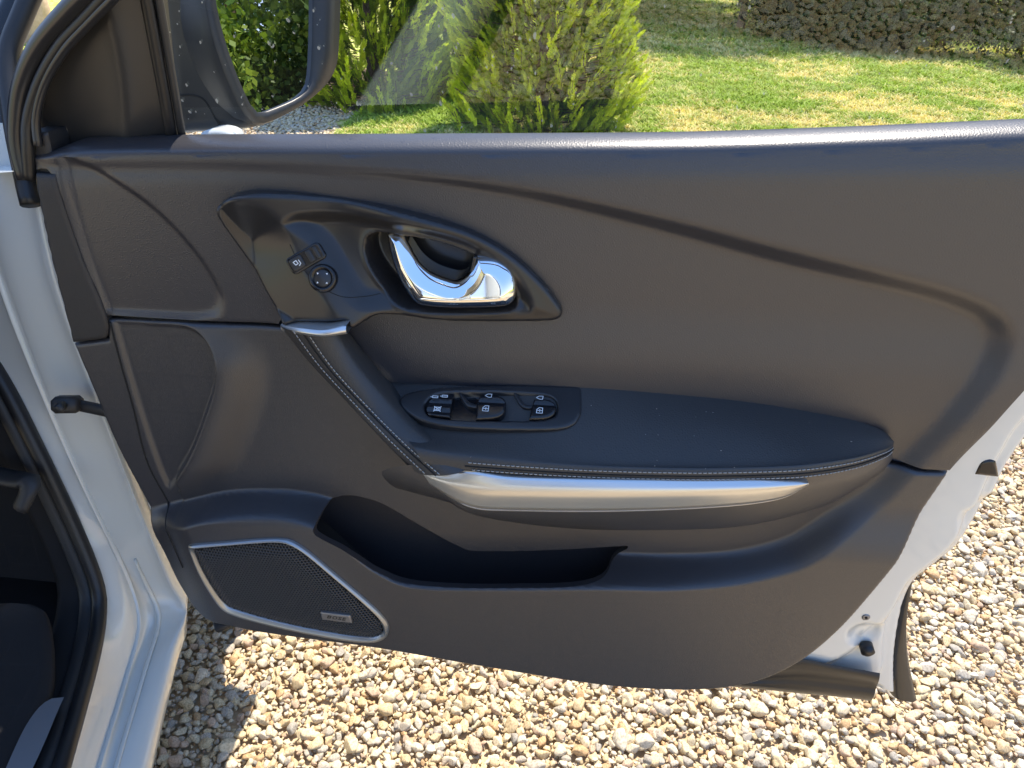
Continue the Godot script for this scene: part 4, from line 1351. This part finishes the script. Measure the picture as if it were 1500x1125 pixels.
func speaker() -> void:
	var o := Transform3D.IDENTITY
	var outer := outline([-0.4292, 0.5687, -0.4292, 0.5687, -0.4221, 0.5743, -0.3735, 0.584, -0.3249, 0.5937, -0.2957, 0.5971, -0.2789, 0.5934, -0.2602, 0.5772, -0.23, 0.5407, -0.198, 0.5018, -0.1754, 0.471, -0.1659, 0.4488, -0.1687, 0.4288, -0.1797, 0.416, -0.1982, 0.4093, -0.2381, 0.41, -0.2972, 0.4184, -0.3557, 0.4305, -0.3928, 0.4423, -0.4074, 0.4545, -0.4159, 0.4796, -0.4252, 0.5249], 6)
	var inner := grille_edge.p
	var gap := Rim.new(inner, 0.02)
	var st := surf()
	# bright ring: outer and inner outlines joined over a rounded crown
	var k := 120
	var ra := even(outer, k)
	var rb := even(inner, k)
	var rows := [PackedVector3Array(), PackedVector3Array(), PackedVector3Array(), PackedVector3Array(), PackedVector3Array()]
	for i in k + 1:
		var a := ra[i % k]
		var b := rb[i % k]
		var za := lower_height(a)
		var zb := lower_height(a)
		rows[0].append(Vector3(a.x, a.y, za - 0.008))
		rows[1].append(Vector3(a.x, a.y, za + 0.003))
		var m := a.lerp(b, 0.45)
		rows[2].append(Vector3(m.x, m.y, maxf(za, zb) + 0.0065))
		rows[3].append(Vector3(b.x, b.y, maxf(za, zb) + 0.0025))
		rows[4].append(Vector3(b.x, b.y, zb - 0.008))
	sheet(st, [rows[0]] + smooth_rows([rows[1], rows[2], rows[3]], 3) + [rows[4]], not Geometry2D.is_polygon_clockwise(outer))
	put("speaker_surround", st, M["ring silver"], door)
	# pierced grille: hexagonal cells, each with walls of its own
	var dome := func(q: Vector2) -> float:
		return 0.066 + 0.006 * smoothstep(0.0, 0.02, gap.d(q))
	st = surf()
	var pitch := 0.0043
	var lo := Vector2.INF
	var hi := -Vector2.INF
	for q in inner:
		lo = lo.min(q); hi = hi.max(q)
	var j := 0
	var y := lo.y
	while y < hi.y:
		var x := lo.x + (pitch / 2 if j % 2 else 0.0)
		while x < hi.x:
			var c := Vector2(x, y)
			x += pitch
			if gap.d(c) < pitch * 0.35:
				continue
			for e in 6:
				var a0 := TAU * (e + 0.5) / 6.0
				var a1 := TAU * (e + 1.5) / 6.0
				var d0 := Vector2(cos(a0), sin(a0))
				var d1 := Vector2(cos(a1), sin(a1))
				var big := pitch / sqrt(3.0)
				var small := big * 0.74
				var v := []
				for q: Vector2 in [c + d0 * big, c + d1 * big, c + d1 * small, c + d0 * small]:
					v.append(Vector3(q.x, q.y, float(dome.call(q))))
				quad(st, v[3], v[2], v[1], v[0])
				var down := Vector3(0, 0, -0.003)
				quad(st, v[2], v[3], v[3] + down, v[2] + down)
		y += pitch * sqrt(3.0) / 2
		j += 1
	st.set_smooth_group(-1)
	put("speaker_grille", st, M["grille"], door)
	st = surf()
	panel(st, o, inner, 0.006, func(q: Vector2) -> float: return float(dome.call(q)) - 0.009, 0.001, 0.0)
	put("speaker_backing", st, M["black void"], door)
	# maker's plate with slanted lettering
	st = surf()
	var c4 := p2([-0.257, 0.4742, -0.2149, 0.4725, -0.2138, 0.4576, -0.2562, 0.4593, -0.2349, 0.466, -0.2473, 0.4672, -0.2216, 0.4649])
	panel(st, o, PackedVector2Array([c4[0], c4[1], c4[2], c4[3]]), 0.002, flat(0.0755), 0.0008, 0.068)
	put("speaker_badge", st, M["brushed plate"], door)
	var t := TextMesh.new()
	var font := SystemFont.new()
	font.font_names = PackedStringArray(["Droid Sans"])
	font.font_weight = 700
	t.font = font
	t.text = "BOSE"
	t.font_size = 32
	t.depth = 0.02
	t.pixel_size = 0.01
	var dir := (c4[6] - c4[5]).normalized()
	var long := c4[6].distance_to(c4[5])
	var size: Vector3 = t.get_aabb().size
	var s := long / size.x
	var up := dir.orthogonal() * -1.0
	if up.y < 0: up = -up
	var lean := up + dir * 0.3
	var m := MeshInstance3D.new()
	m.name = "badge_lettering"
	m.mesh = t
	t.material = M["lettering"]
	door.add_child(m, true)
	m.transform = Transform3D(Basis(Vector3(dir.x, dir.y, 0) * s, Vector3(lean.x, lean.y, 0) * s * 0.75, Vector3(0, 0, 0.01)), Vector3(c4[4].x, c4[4].y, 0.0757))

func even(p: PackedVector2Array, n: int) -> PackedVector2Array:
	# the same number of points on both outlines, matched by angle from one middle
	return by_angle(p, p2([-0.3041, 0.4976])[0], n)

func by_angle(p: PackedVector2Array, c: Vector2, n: int) -> PackedVector2Array:
	var r := PackedVector2Array()
	for k in n:
		var a := -TAU * k / n
		var e := c + Vector2(cos(a), sin(a) * 0.6).normalized() * 1.0
		var best := c
		for i in p.size():
			var hit = Geometry2D.segment_intersects_segment(c, e, p[i], p[(i + 1) % p.size()])
			if hit != null and (hit as Vector2).distance_to(c) > best.distance_to(c):
				best = hit
		r.append(best)
	return r


func window() -> void:
	var f := pane_place
	var st := surf()
	var b := p2([-0.4054, -0.0596, 0.6352, -0.0259, 0.4646, 0.2566, -0.3016, 0.2667])
	quad(st, f * Vector3(b[3].x, 0.52, 0), f * Vector3(b[2].x, 0.52, 0), f * Vector3(b[1].x, b[1].y, 0), f * Vector3(b[0].x, b[0].y, 0))
	put("window_pane", st, M["glass"], door)
	# dried drops on the pane, thickest near the mirror
	st = surf()
	for i in 330:
		var x := b[0].x + 0.02 + pow(rng.randf(), 1.7) * (0.95)
		var y := rng.randf_range(0.0, 0.22)
		var r := rng.randf_range(0.0004, 0.0011) * (1.0 if rng.randf() < 0.75 else 1.6)
		var tall := rng.randf_range(1.0, 2.2)
		var tilt := rng.randf_range(-0.5, 0.5)
		var v := PackedVector3Array()
		var k := 7
		for e in k:
			var a := TAU * e / k
			var q := Vector2(cos(a) * r, sin(a) * r * tall).rotated(tilt) * rng.randf_range(0.7, 1.15)
			v.append(f * Vector3(x + q.x, y + q.y, 0.002))
		for e in range(1, k - 1):
			tri(st, v[0], v[e + 1], v[e])
	var drops := put("water_spots", st, M["dried water"], door)
	drops.set_meta("kind", "stuff")
	st = surf()
	tube(st, line(p3([-0.4618, 1.0611, -0.038, -0.3734, 1.0705, -0.038, -0.1128, 1.0766, -0.038, 0.1702, 1.0859, -0.038, 0.4913, 1.1034, -0.038, 0.5807, 1.1097, -0.038]), 40), 0.008, 8, 1.0)
	put("window_seal", st, M["rubber"], door)
	# channel that the glass runs in, at its front edge
	st = surf()
	var a0 := f * Vector3(0, 0, 0)
	var run := p2([-0.3738, -0.0146, -0.3565, 0.0582, -0.337, 0.1424, -0.3241, 0.2026])
	var top := run[3] + (run[3] - run[0]).normalized() * 0.25
	var s := PackedVector3Array()
	for q: Vector2 in [run[0], run[1], run[2], run[3], top]:
		s.append(f * Vector3(q.x, q.y, 0.007))
	tube(st, line(s, 20), 0.006, 10, 1.0, Vector3.BACK)
	put("window_channel", st, M["rubber"], door)
	st = surf()
	var s2 := PackedVector3Array()
	for q in s:
		s2.append(q + Vector3(0.0095, 0, -0.004))
	tube(st, line(s2, 20), 0.0042, 8, 1.0, Vector3.BACK)
	put("channel_lip", st, M["mirror shell"], door)
	# moulded triangle inside the mirror
	st = surf()
	var sail := outline([-0.5517, -0.0405, -0.5517, -0.0405, -0.5207, 0.0134, -0.4926, 0.0517, -0.4471, 0.094, -0.3981, 0.1263, -0.3623, 0.1474, -0.3298, 0.1728, -0.3139, 0.1728, -0.3139, 0.1728, -0.328, 0.1446, -0.3511, 0.0682, -0.3789, -0.0353, -0.3789, -0.0353], 6)
	var ridge := p2([-0.3699, 0.156, -0.3866, 0.0814, -0.4238, -0.0132])
	panel(st, f, sail, 0.004, func(q: Vector2) -> float:
		var t := (q.y - ridge[2].y) / (ridge[0].y - ridge[2].y)
		var x := lerpf(ridge[2].x, ridge[0].x, t) + 0.008 * sin(PI * clampf(t, 0.0, 1.0))
		var d := q.x - x
		return 0.004 + 0.014 * exp(-maxf(0.0, -d) / 0.03) * smoothstep(0.045, -0.004, d), 0.004, -0.02)
	put("mirror_sail", st, M["sail plastic"], door)
	# block that closes the corner under the frame
	st = surf()
	panel(st, Transform3D.IDENTITY, outline([-0.5118, 1.0888, -0.5118, 1.0888, -0.4888, 1.0893, -0.4888, 1.0893, -0.4948, 1.0417, -0.4948, 1.0417, -0.5275, 1.0386, -0.5275, 1.0386], 3), 0.003, flat(0.004), 0.003, -0.03)
	put("corner_block", st, M["dark trim"], door)
	# window frame: front leg, top rail and rear leg, the last two above what one sees
	st = surf()
	var leg := line(p3([-0.5309, 1.0391, 0, -0.5301, 1.0723, -0.004, -0.5205, 1.1035, -0.006, -0.5002, 1.1374, -0.004, -0.4631, 1.1728, 0.004, -0.4085, 1.2062, 0.02, -0.3627, 1.2299, 0.034]), 30)
	var more := PackedVector3Array([leg[29] + Vector3(0.05, 0.07, 0.02), Vector3(-0.12, 1.5, 0.11), Vector3(0.2, 1.56, 0.13), Vector3(0.52, 1.56, 0.13), Vector3(0.62, 1.4, 0.08), Vector3(0.62, 1.1, -0.03)])
	var whole := leg.duplicate()
	for q in line(PackedVector3Array([leg[28], leg[29]] + Array(more)), 50):
		if q.distance_to(leg[29]) > 0.01 and (q.x > leg[29].x):
			whole.append(q)
	tube(st, whole, 0.0105, 10, 1.2, Vector3.BACK)
	put("window_frame", st, M["satin plastic"], door)
	for w: Array in [[[-0.5218, 1.0415, 0.008, -0.5115, 1.0754, 0.008, -0.5022, 1.1043, 0.004, -0.4748, 1.1405, 0.006, -0.4359, 1.1741, 0.014, -0.3933, 1.1993, 0.026, -0.3461, 1.226, 0.042], 0.0065, "rubber"], [[-0.4981, 1.0769, 0.01, -0.493, 1.1049, 0.006, -0.4698, 1.1383, 0.008, -0.4333, 1.1695, 0.016, -0.3906, 1.1955, 0.028, -0.3439, 1.2208, 0.044], 0.0045, "satin plastic"]]:
		st = surf()
		tube(st, line(p3(w[0]), 40), w[1], 10, 1.0, Vector3.BACK)
		put("frame_seal", st, M[w[2]], door)

func wing_mirror() -> void:
	var g := Node3D.new()
	g.name = "wing_mirror"
	car.add_child(g)
	g.transform = door.transform
	var f := mirror_place
	# housing: a rim round the glass and a shell behind it
	var face := outline([-0.0492, 0.1288, -0.0588, 0.0908, -0.0649, 0.0447, -0.0612, -0.0031, -0.0516, -0.0426, -0.0415, -0.0571, -0.0249, -0.0621, 0.0081, -0.0577, 0.0505, -0.0468, 0.0869, -0.0309, 0.1096, -0.0111, 0.1235, 0.0202, 0.1448, 0.0861, 0.153, 0.1313, 0.1248, 0.1453, -0.0154, 0.142], 6)
	var glass := outline([-0.0399, 0.1231, -0.0496, 0.0844, -0.0534, 0.0442, -0.0495, -0.002, -0.0416, -0.0363, -0.0362, -0.047, -0.0263, -0.0508, -0.0016, -0.0482, 0.0292, -0.0429, 0.0509, -0.0345, 0.0633, -0.0198, 0.0787, 0.02, 0.0978, 0.0802, 0.1087, 0.1241, 0.0917, 0.1325, -0.0207, 0.1309], 6)
	var pit := Rim.new(glass, 0.02)
	var st := surf()
	var m := p2([0.0248, 0.0461])[0]
	var k := 72
	var rows := []
	for r: Array in [[1.0, 0.0, 0], [1.0, -0.004, 1], [1.012, -0.008, 1], [1.03, -0.02, 1], [1.0, -0.055, 1], [0.85, -0.095, 1], [0.5, -0.125, 1], [0.02, -0.135, 1]]:
		var row := PackedVector3Array()
		var ring := by_angle(glass if r[2] == 0 else face, m, k)
		for i in k + 1:
			var q := m + (ring[i % k] - m) * float(r[0])
			row.append(f * Vector3(q.x, q.y, float(r[1])))
		rows.append(row)
	var lip := PackedVector3Array()
	var ring0 := by_angle(glass, m, k)
	for i in k + 1:
		var q := ring0[i % k]
		lip.append(f * Vector3(q.x, q.y, -0.012))
	sheet(st, [lip] + [rows[0]] + smooth_rows(rows.slice(1), 3), true)
	put("mirror_housing", st, M["mirror shell"], g)
	st = surf()
	var ix := Geometry2D.triangulate_polygon(glass)
	for i in range(0, ix.size(), 3):
		var q := [glass[ix[i]], glass[ix[i + 1]], glass[ix[i + 2]]]
		if (q[1] - q[0]).cross(q[2] - q[0]) > 0:
			q.reverse()
		for e: Vector2 in q:
			var v := (e - m) * 1.004 + m
			st.add_vertex(f * Vector3(v.x, v.y, -0.007))
	put("mirror_glass", st, M["mirror"], g)
	# arm that carries it, with a joint line, and the painted foot
	st = surf()
	panel(st, Transform3D.IDENTITY, outline([-0.4092, 1.2696, -0.3509, 1.2694, -0.3568, 1.2192, -0.3575, 1.1791, -0.3513, 1.1312, -0.3405, 1.0965, -0.3247, 1.0745, -0.3416, 1.0663, -0.3856, 1.0606, -0.4389, 1.0554, -0.4389, 1.0554, -0.4277, 1.136], 6), 0.004, func(q: Vector2) -> float: return -0.125 - 0.02 * smoothstep(-0.3, -0.42, q.x), 0.02, -0.2)
	put("mirror_arm", st, M["mirror shell"], g)
	st = surf()
	var seam := line(p3([-0.4161, 1.1035, -0.125, -0.4007, 1.1045, -0.125, -0.3872, 1.1009, -0.125, -0.3801, 1.0919, -0.125, -0.3748, 1.0781, -0.125, -0.3687, 1.0673, -0.125]), 24)
	for i in seam.size():
		seam[i].z = -0.1255 - 0.02 * smoothstep(-0.3, -0.42, seam[i].x)
	tube(st, seam, 0.0016, 6)
	put("arm_joint", st, M["black void"], g)
	st = surf()
	panel(st, Transform3D.IDENTITY, outline([-0.3672, 1.0727, -0.3554, 1.0782, -0.3429, 1.08, -0.3304, 1.078, -0.3243, 1.0722, -0.3268, 1.06, -0.3705, 1.059], 5), 0.003, flat(-0.075), 0.008, -0.1)
	put("mirror_foot", st, M["white paint"], g)


func spray_mesh(wide: float) -> ArrayMesh:
	# a flat feathery frond of scale-leaved twigs
	var st := surf()
	for k in 9:
		var y := 0.1 + 0.85 * k / 8.0
		for s: float in [-1.0, 1.0]:
			var l := wide * (1.0 - 0.72 * y) * rng.randf_range(0.75, 1.1)
			var b := Vector3(0, y - 0.08, 0.06 * y * y)
			var e := b + Vector3(s * l, l * 1.25, rng.randf_range(-0.08, 0.08))
			var n := Vector3(-s * 0.018, 0.024, 0)
			var m := b.lerp(e, 0.55)
			tri(st, b - n * 0.6, m + n * 1.5, m - n * 1.5)
			tri(st, m + n * 1.5, e, m - n * 1.5)
	tri(st, Vector3(-0.03, 0, 0), Vector3(0, 1.0, 0.07), Vector3(0.03, 0, 0))
	st.generate_normals()
	return st.commit()

func leaf_mesh() -> ArrayMesh:
	var st := surf()
	for k in 5:
		var b := Vector3(rng.randf_range(-0.5, 0.5), rng.randf_range(-0.4, 0.4), rng.randf_range(-0.5, 0.5))
		var d := Vector3(rng.randf_range(-1, 1), rng.randf_range(-0.6, 0.6), rng.randf_range(-1, 1)).normalized() * 0.55
		var s := d.cross(Vector3(rng.randf_range(-1, 1), 1, rng.randf_range(-1, 1))).normalized() * 0.2
		quad(st, b, b + d * 0.5 + s, b + d, b + d * 0.5 - s)
	st.generate_normals()
	return st.commit()

func scatter(called: String, parent: Node3D, mesh: ArrayMesh, m: Material, t: Array, c: Array) -> void:
	var mm := MultiMesh.new()
	mm.transform_format = MultiMesh.TRANSFORM_3D
	mm.use_colors = true
	mm.mesh = mesh
	mm.instance_count = t.size()
	for i in t.size():
		mm.set_instance_transform(i, t[i])
		mm.set_instance_color(i, c[i])
	var o := MultiMeshInstance3D.new()
	o.name = called
	o.multimesh = mm
	o.material_override = m
	o.set_meta("kind", "stuff")
	parent.add_child(o, true)

# each plume of a conifer: a bundle of fronds round a rising twig
func conifer(label: String, at: Vector3, width: float, height: float, plumes: int, young: Color, inner_shade: Color, seed_: int) -> void:
	var r := RandomNumberGenerator.new()
	r.seed = seed_
	var t := Node3D.new()
	t.name = "conifer"
	t.position = at
	add_child(t, true)
	tag(t, label, "conifer", "conifers at the edge of the drive")
	var st := surf()
	tube(st, line(PackedVector3Array([Vector3(0, -0.05, 0), Vector3(0.03, height * 0.4, 0.02), Vector3(0, height * 0.8, 0)]), 12), 0.06, 8)
	put("trunk", st, M["bark"], t)
	var tr := []
	var cols := []
	var lumps := FastNoiseLite.new()
	lumps.seed = seed_
	lumps.frequency = 1.4
	var twigs := surf()
	for i in plumes:
		var y := pow(r.randf(), 1.15) * height * 0.93 + 0.02
		var a := r.randf() * TAU
		var k := y / height
		var rad := width / 2 * sqrt(maxf(0.05, 1.0 - pow(k, 1.8))) * (0.88 + 0.12 * smoothstep(0.0, 0.15, k))
		rad *= 1.0 + 0.28 * lumps.get_noise_3d(cos(a) * 0.8, y, sin(a) * 0.8)
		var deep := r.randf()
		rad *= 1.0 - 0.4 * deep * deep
		var out := Vector3(cos(a), 0, sin(a))
		var tip := out * rad + Vector3.UP * (y + 0.06)
		var axis := (out * r.randf_range(0.45, 0.95) + Vector3.UP * r.randf_range(0.5, 1.1) + Vector3(r.randf_range(-0.3, 0.3), 0, r.randf_range(-0.3, 0.3))).normalized()
		var long := r.randf_range(0.14, 0.3) * (1.6 if r.randf() < 0.1 else 1.0)
		var base := tip - axis * long
		if i % 3 == 0:
			tube(twigs, PackedVector3Array([base - out * rad * 0.4 - Vector3.UP * 0.05, base, tip]), 0.004, 4)
		var side := axis.cross(Vector3.UP).normalized()
		var face := side.cross(axis)
		var tone := young.lerp(inner_shade, clampf(0.05 + 1.1 * deep + r.randf_range(-0.25, 0.35), 0, 1))  # lime tips are young growth; crown shade is put into the inner tone
		for j in 20:
			var s := float(j) / 20.0
			var spin := r.randf() * TAU
			var d := (axis * 1.0 + (side * cos(spin) + face * sin(spin)) * r.randf_range(0.25, 0.75) * (1.0 - 0.55 * s)).normalized()
			var size := long * r.randf_range(0.22, 0.36) * (1.0 - 0.3 * s)
			var x := d.cross(Vector3(r.randf_range(-1, 1), r.randf_range(-1, 1), r.randf_range(-1, 1))).normalized()
			tr.append(Transform3D(Basis(x * size, d * size, x.cross(d) * size), base + axis * long * s))
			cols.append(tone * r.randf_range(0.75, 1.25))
	put("twigs", twigs, M["bark"], t).set_meta("kind", "stuff")
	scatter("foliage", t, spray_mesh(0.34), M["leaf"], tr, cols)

func tree(label: String, at: Vector3, height: float, crown: float, low: float, tone: Color, other: Color, leaves: int, seed_: int, called := "tree", group := "trees beyond the lawn", girth := 0.11) -> void:
	var r := RandomNumberGenerator.new()
	r.seed = seed_
	var t := Node3D.new()
	t.name = called
	t.position = at
	add_child(t, true)
	tag(t, label, called.replace("_", " "), group)
	var st := surf()
	var bend := Vector3(r.randf_range(-0.3, 0.3), 0, r.randf_range(-0.3, 0.3))
	var rows := line(PackedVector3Array([Vector3(0, -0.1, 0), Vector3(0, height * 0.3, 0) + bend * 0.3, Vector3(0, height * 0.75, 0) + bend]), 10)
	var rings := []
	for i in rows.size():
		var ring := PackedVector3Array()
		for k in 11:
			var a := TAU * k / 10.0
			ring.append(rows[i] + Vector3(cos(a), 0, sin(a)) * girth * (1.15 - 0.8 * i / rows.size() + (0.5 if i == 0 else 0.0)))
		rings.append(ring)
	sheet(st, rings, true)
	var tips := []
	for k in 26:
		var y := r.randf_range(low / height, 0.72) * height
		var a := r.randf() * TAU
		var k2 := (y - low) / (height - low)
		var out := Vector3(cos(a), 0, sin(a)) * crown * r.randf_range(0.35, 0.9) * sqrt(maxf(0.1, 1.0 - k2 * k2))
		var from := rows[clampi(int(y / height * 12.0), 1, 9)]
		var tip := Vector3(0, y + height * 0.14, 0) + out
		tube(st, line(PackedVector3Array([from, from.lerp(tip, 0.5) + Vector3.UP * 0.1, tip]), 6), girth * 0.22, 5)
		tips.append(tip)
	put("trunk", st, M["bark"], t)
	var tr := []
	var cols := []
	for i in leaves:
		var c: Vector3 = tips[r.randi() % tips.size()]
		var d := Vector3(r.randfn(), r.randfn() * 0.75, r.randfn()) * crown * 0.2
		var q := c + d
		q.y = maxf(q.y, low * 0.8)
		var s := r.randf_range(0.09, 0.17) * (0.8 + crown * 0.12) * (0.6 if called == "shrub" else 1.0)
		tr.append(Transform3D(Basis.from_euler(Vector3(r.randf() * TAU, r.randf() * TAU, r.randf() * TAU)).scaled(Vector3.ONE * s), q))
		cols.append(tone.lerp(other, r.randf()) * r.randf_range(0.8, 1.2))
	scatter("crown", t, leaf_mesh(), M["leaf"], tr, cols)

func plants() -> void:
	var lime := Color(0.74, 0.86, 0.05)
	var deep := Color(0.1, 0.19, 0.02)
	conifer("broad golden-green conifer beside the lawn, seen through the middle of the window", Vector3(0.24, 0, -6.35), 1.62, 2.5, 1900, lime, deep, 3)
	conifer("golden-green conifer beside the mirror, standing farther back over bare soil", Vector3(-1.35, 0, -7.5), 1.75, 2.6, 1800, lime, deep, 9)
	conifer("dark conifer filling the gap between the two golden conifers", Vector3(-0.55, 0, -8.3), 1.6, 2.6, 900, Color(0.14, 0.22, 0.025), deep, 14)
	var g1 := Color(0.045, 0.085, 0.015)
	var g2 := Color(0.1, 0.16, 0.03)
	tree("thin dark trunk of the nearest tree on the shaded end of the lawn", Vector3(4.35, 0, -15.2), 6.0, 2.6, 1.5, g1, g2, 13000, 41, "tree", "trees beyond the lawn", 0.06)
	tree("slender tree far back on the lawn behind the golden conifer", Vector3(6.1, 0, -21.5), 7.0, 3.0, 1.7, g1, g2, 5000, 42, "tree", "trees beyond the lawn", 0.07)
	tree("tree farther back on the lawn, between the golden conifer and the nearest trunk", Vector3(3.6, 0, -24.0), 7.0, 3.2, 1.5, g1, g2, 13000, 43)
	tree("tree on the lawn whose shade reaches the window's far end", Vector3(11.0, 0, -13.5), 6.0, 2.8, 1.2, g1, g2, 5000, 44, "tree", "trees beyond the lawn", 0.07)
	tree("tree that shades the lawn behind the reflected gravel", Vector3(9.2, 0, -17.5), 6.5, 3.2, 1.4, g1, g2, 13000, 45)
	tree("thickset tree behind the thin trunk, shading the lawn's far end", Vector3(6.6, 0, -17.2), 6.0, 3.2, 1.3, g1, g2, 13000, 46, "tree", "trees beyond the lawn", 0.08)
	tree("low spreading tree over the far corner of the lawn", Vector3(2.6, 0, -18.6), 5.5, 3.0, 1.3, g1, g2, 13000, 47)
	var g3 := Color(0.025, 0.045, 0.012)  # hedge added as a dark backdrop to the gravel reflected in the pane
	tree("dark shrub of the hedge added as a dark backdrop, nearest the middle of the lawn", Vector3(4.9, 0, -13.1), 1.6, 1.0, 0.02, g3, g1, 9000, 61, "shrub", "shrubs of the added dark hedge beside the lawn", 0.05)
	tree("dark shrub in the middle of the hedge added as a dark backdrop", Vector3(5.8, 0, -11.6), 1.8, 1.1, 0.02, g3, g1, 10000, 62, "shrub", "shrubs of the added dark hedge beside the lawn", 0.05)
	tree("dark shrub of the hedge added as a dark backdrop, nearest the car door", Vector3(6.9, 0, -10.0), 1.8, 1.2, 0.02, g3, g1, 11000, 63, "shrub", "shrubs of the added dark hedge beside the lawn", 0.05)
	# trees that the wing mirror shows
	tree("bright green bush seen in the wing mirror", Vector3(6.3, 0, -0.6), 2.6, 1.0, 0.2, Color(0.14, 0.24, 0.03), Color(0.26, 0.34, 0.04), 4500, 51, "bush", "bushes seen in the wing mirror")
	tree("dark evergreen bush seen in the wing mirror beside the bright one", Vector3(6.4, 0, -2.1), 3.2, 1.25, 0.1, g1, g2, 6500, 52, "bush", "bushes seen in the wing mirror")
	tree("tall tree rising over the bushes in the wing mirror", Vector3(10.5, 0, -1.2), 6.0, 2.8, 0.8, g1, g2, 6000, 53, "tree", "trees seen in the wing mirror")
	# house wall across the drive, past the bonnet
	var w := Node3D.new()
	w.name = "garden_wall"
	w.position = Vector3(-11.5, 0, -13)
	add_child(w)
	tag(w, "pale rendered garden wall with a brown coping beyond the bonnet", "wall")
	var st := surf()
	box(st, Transform3D(Basis(), Vector3(0, 0.45, 0)), Vector3(8, 0.95, 0.25), 0.01)
	put("wall_face", st, M["render wall"], w)
	st = surf()
	box(st, Transform3D(Basis(), Vector3(0, 1.0, 0)), Vector3(8.1, 0.16, 0.4), 0.03)
	put("coping", st, M["coping"], w)
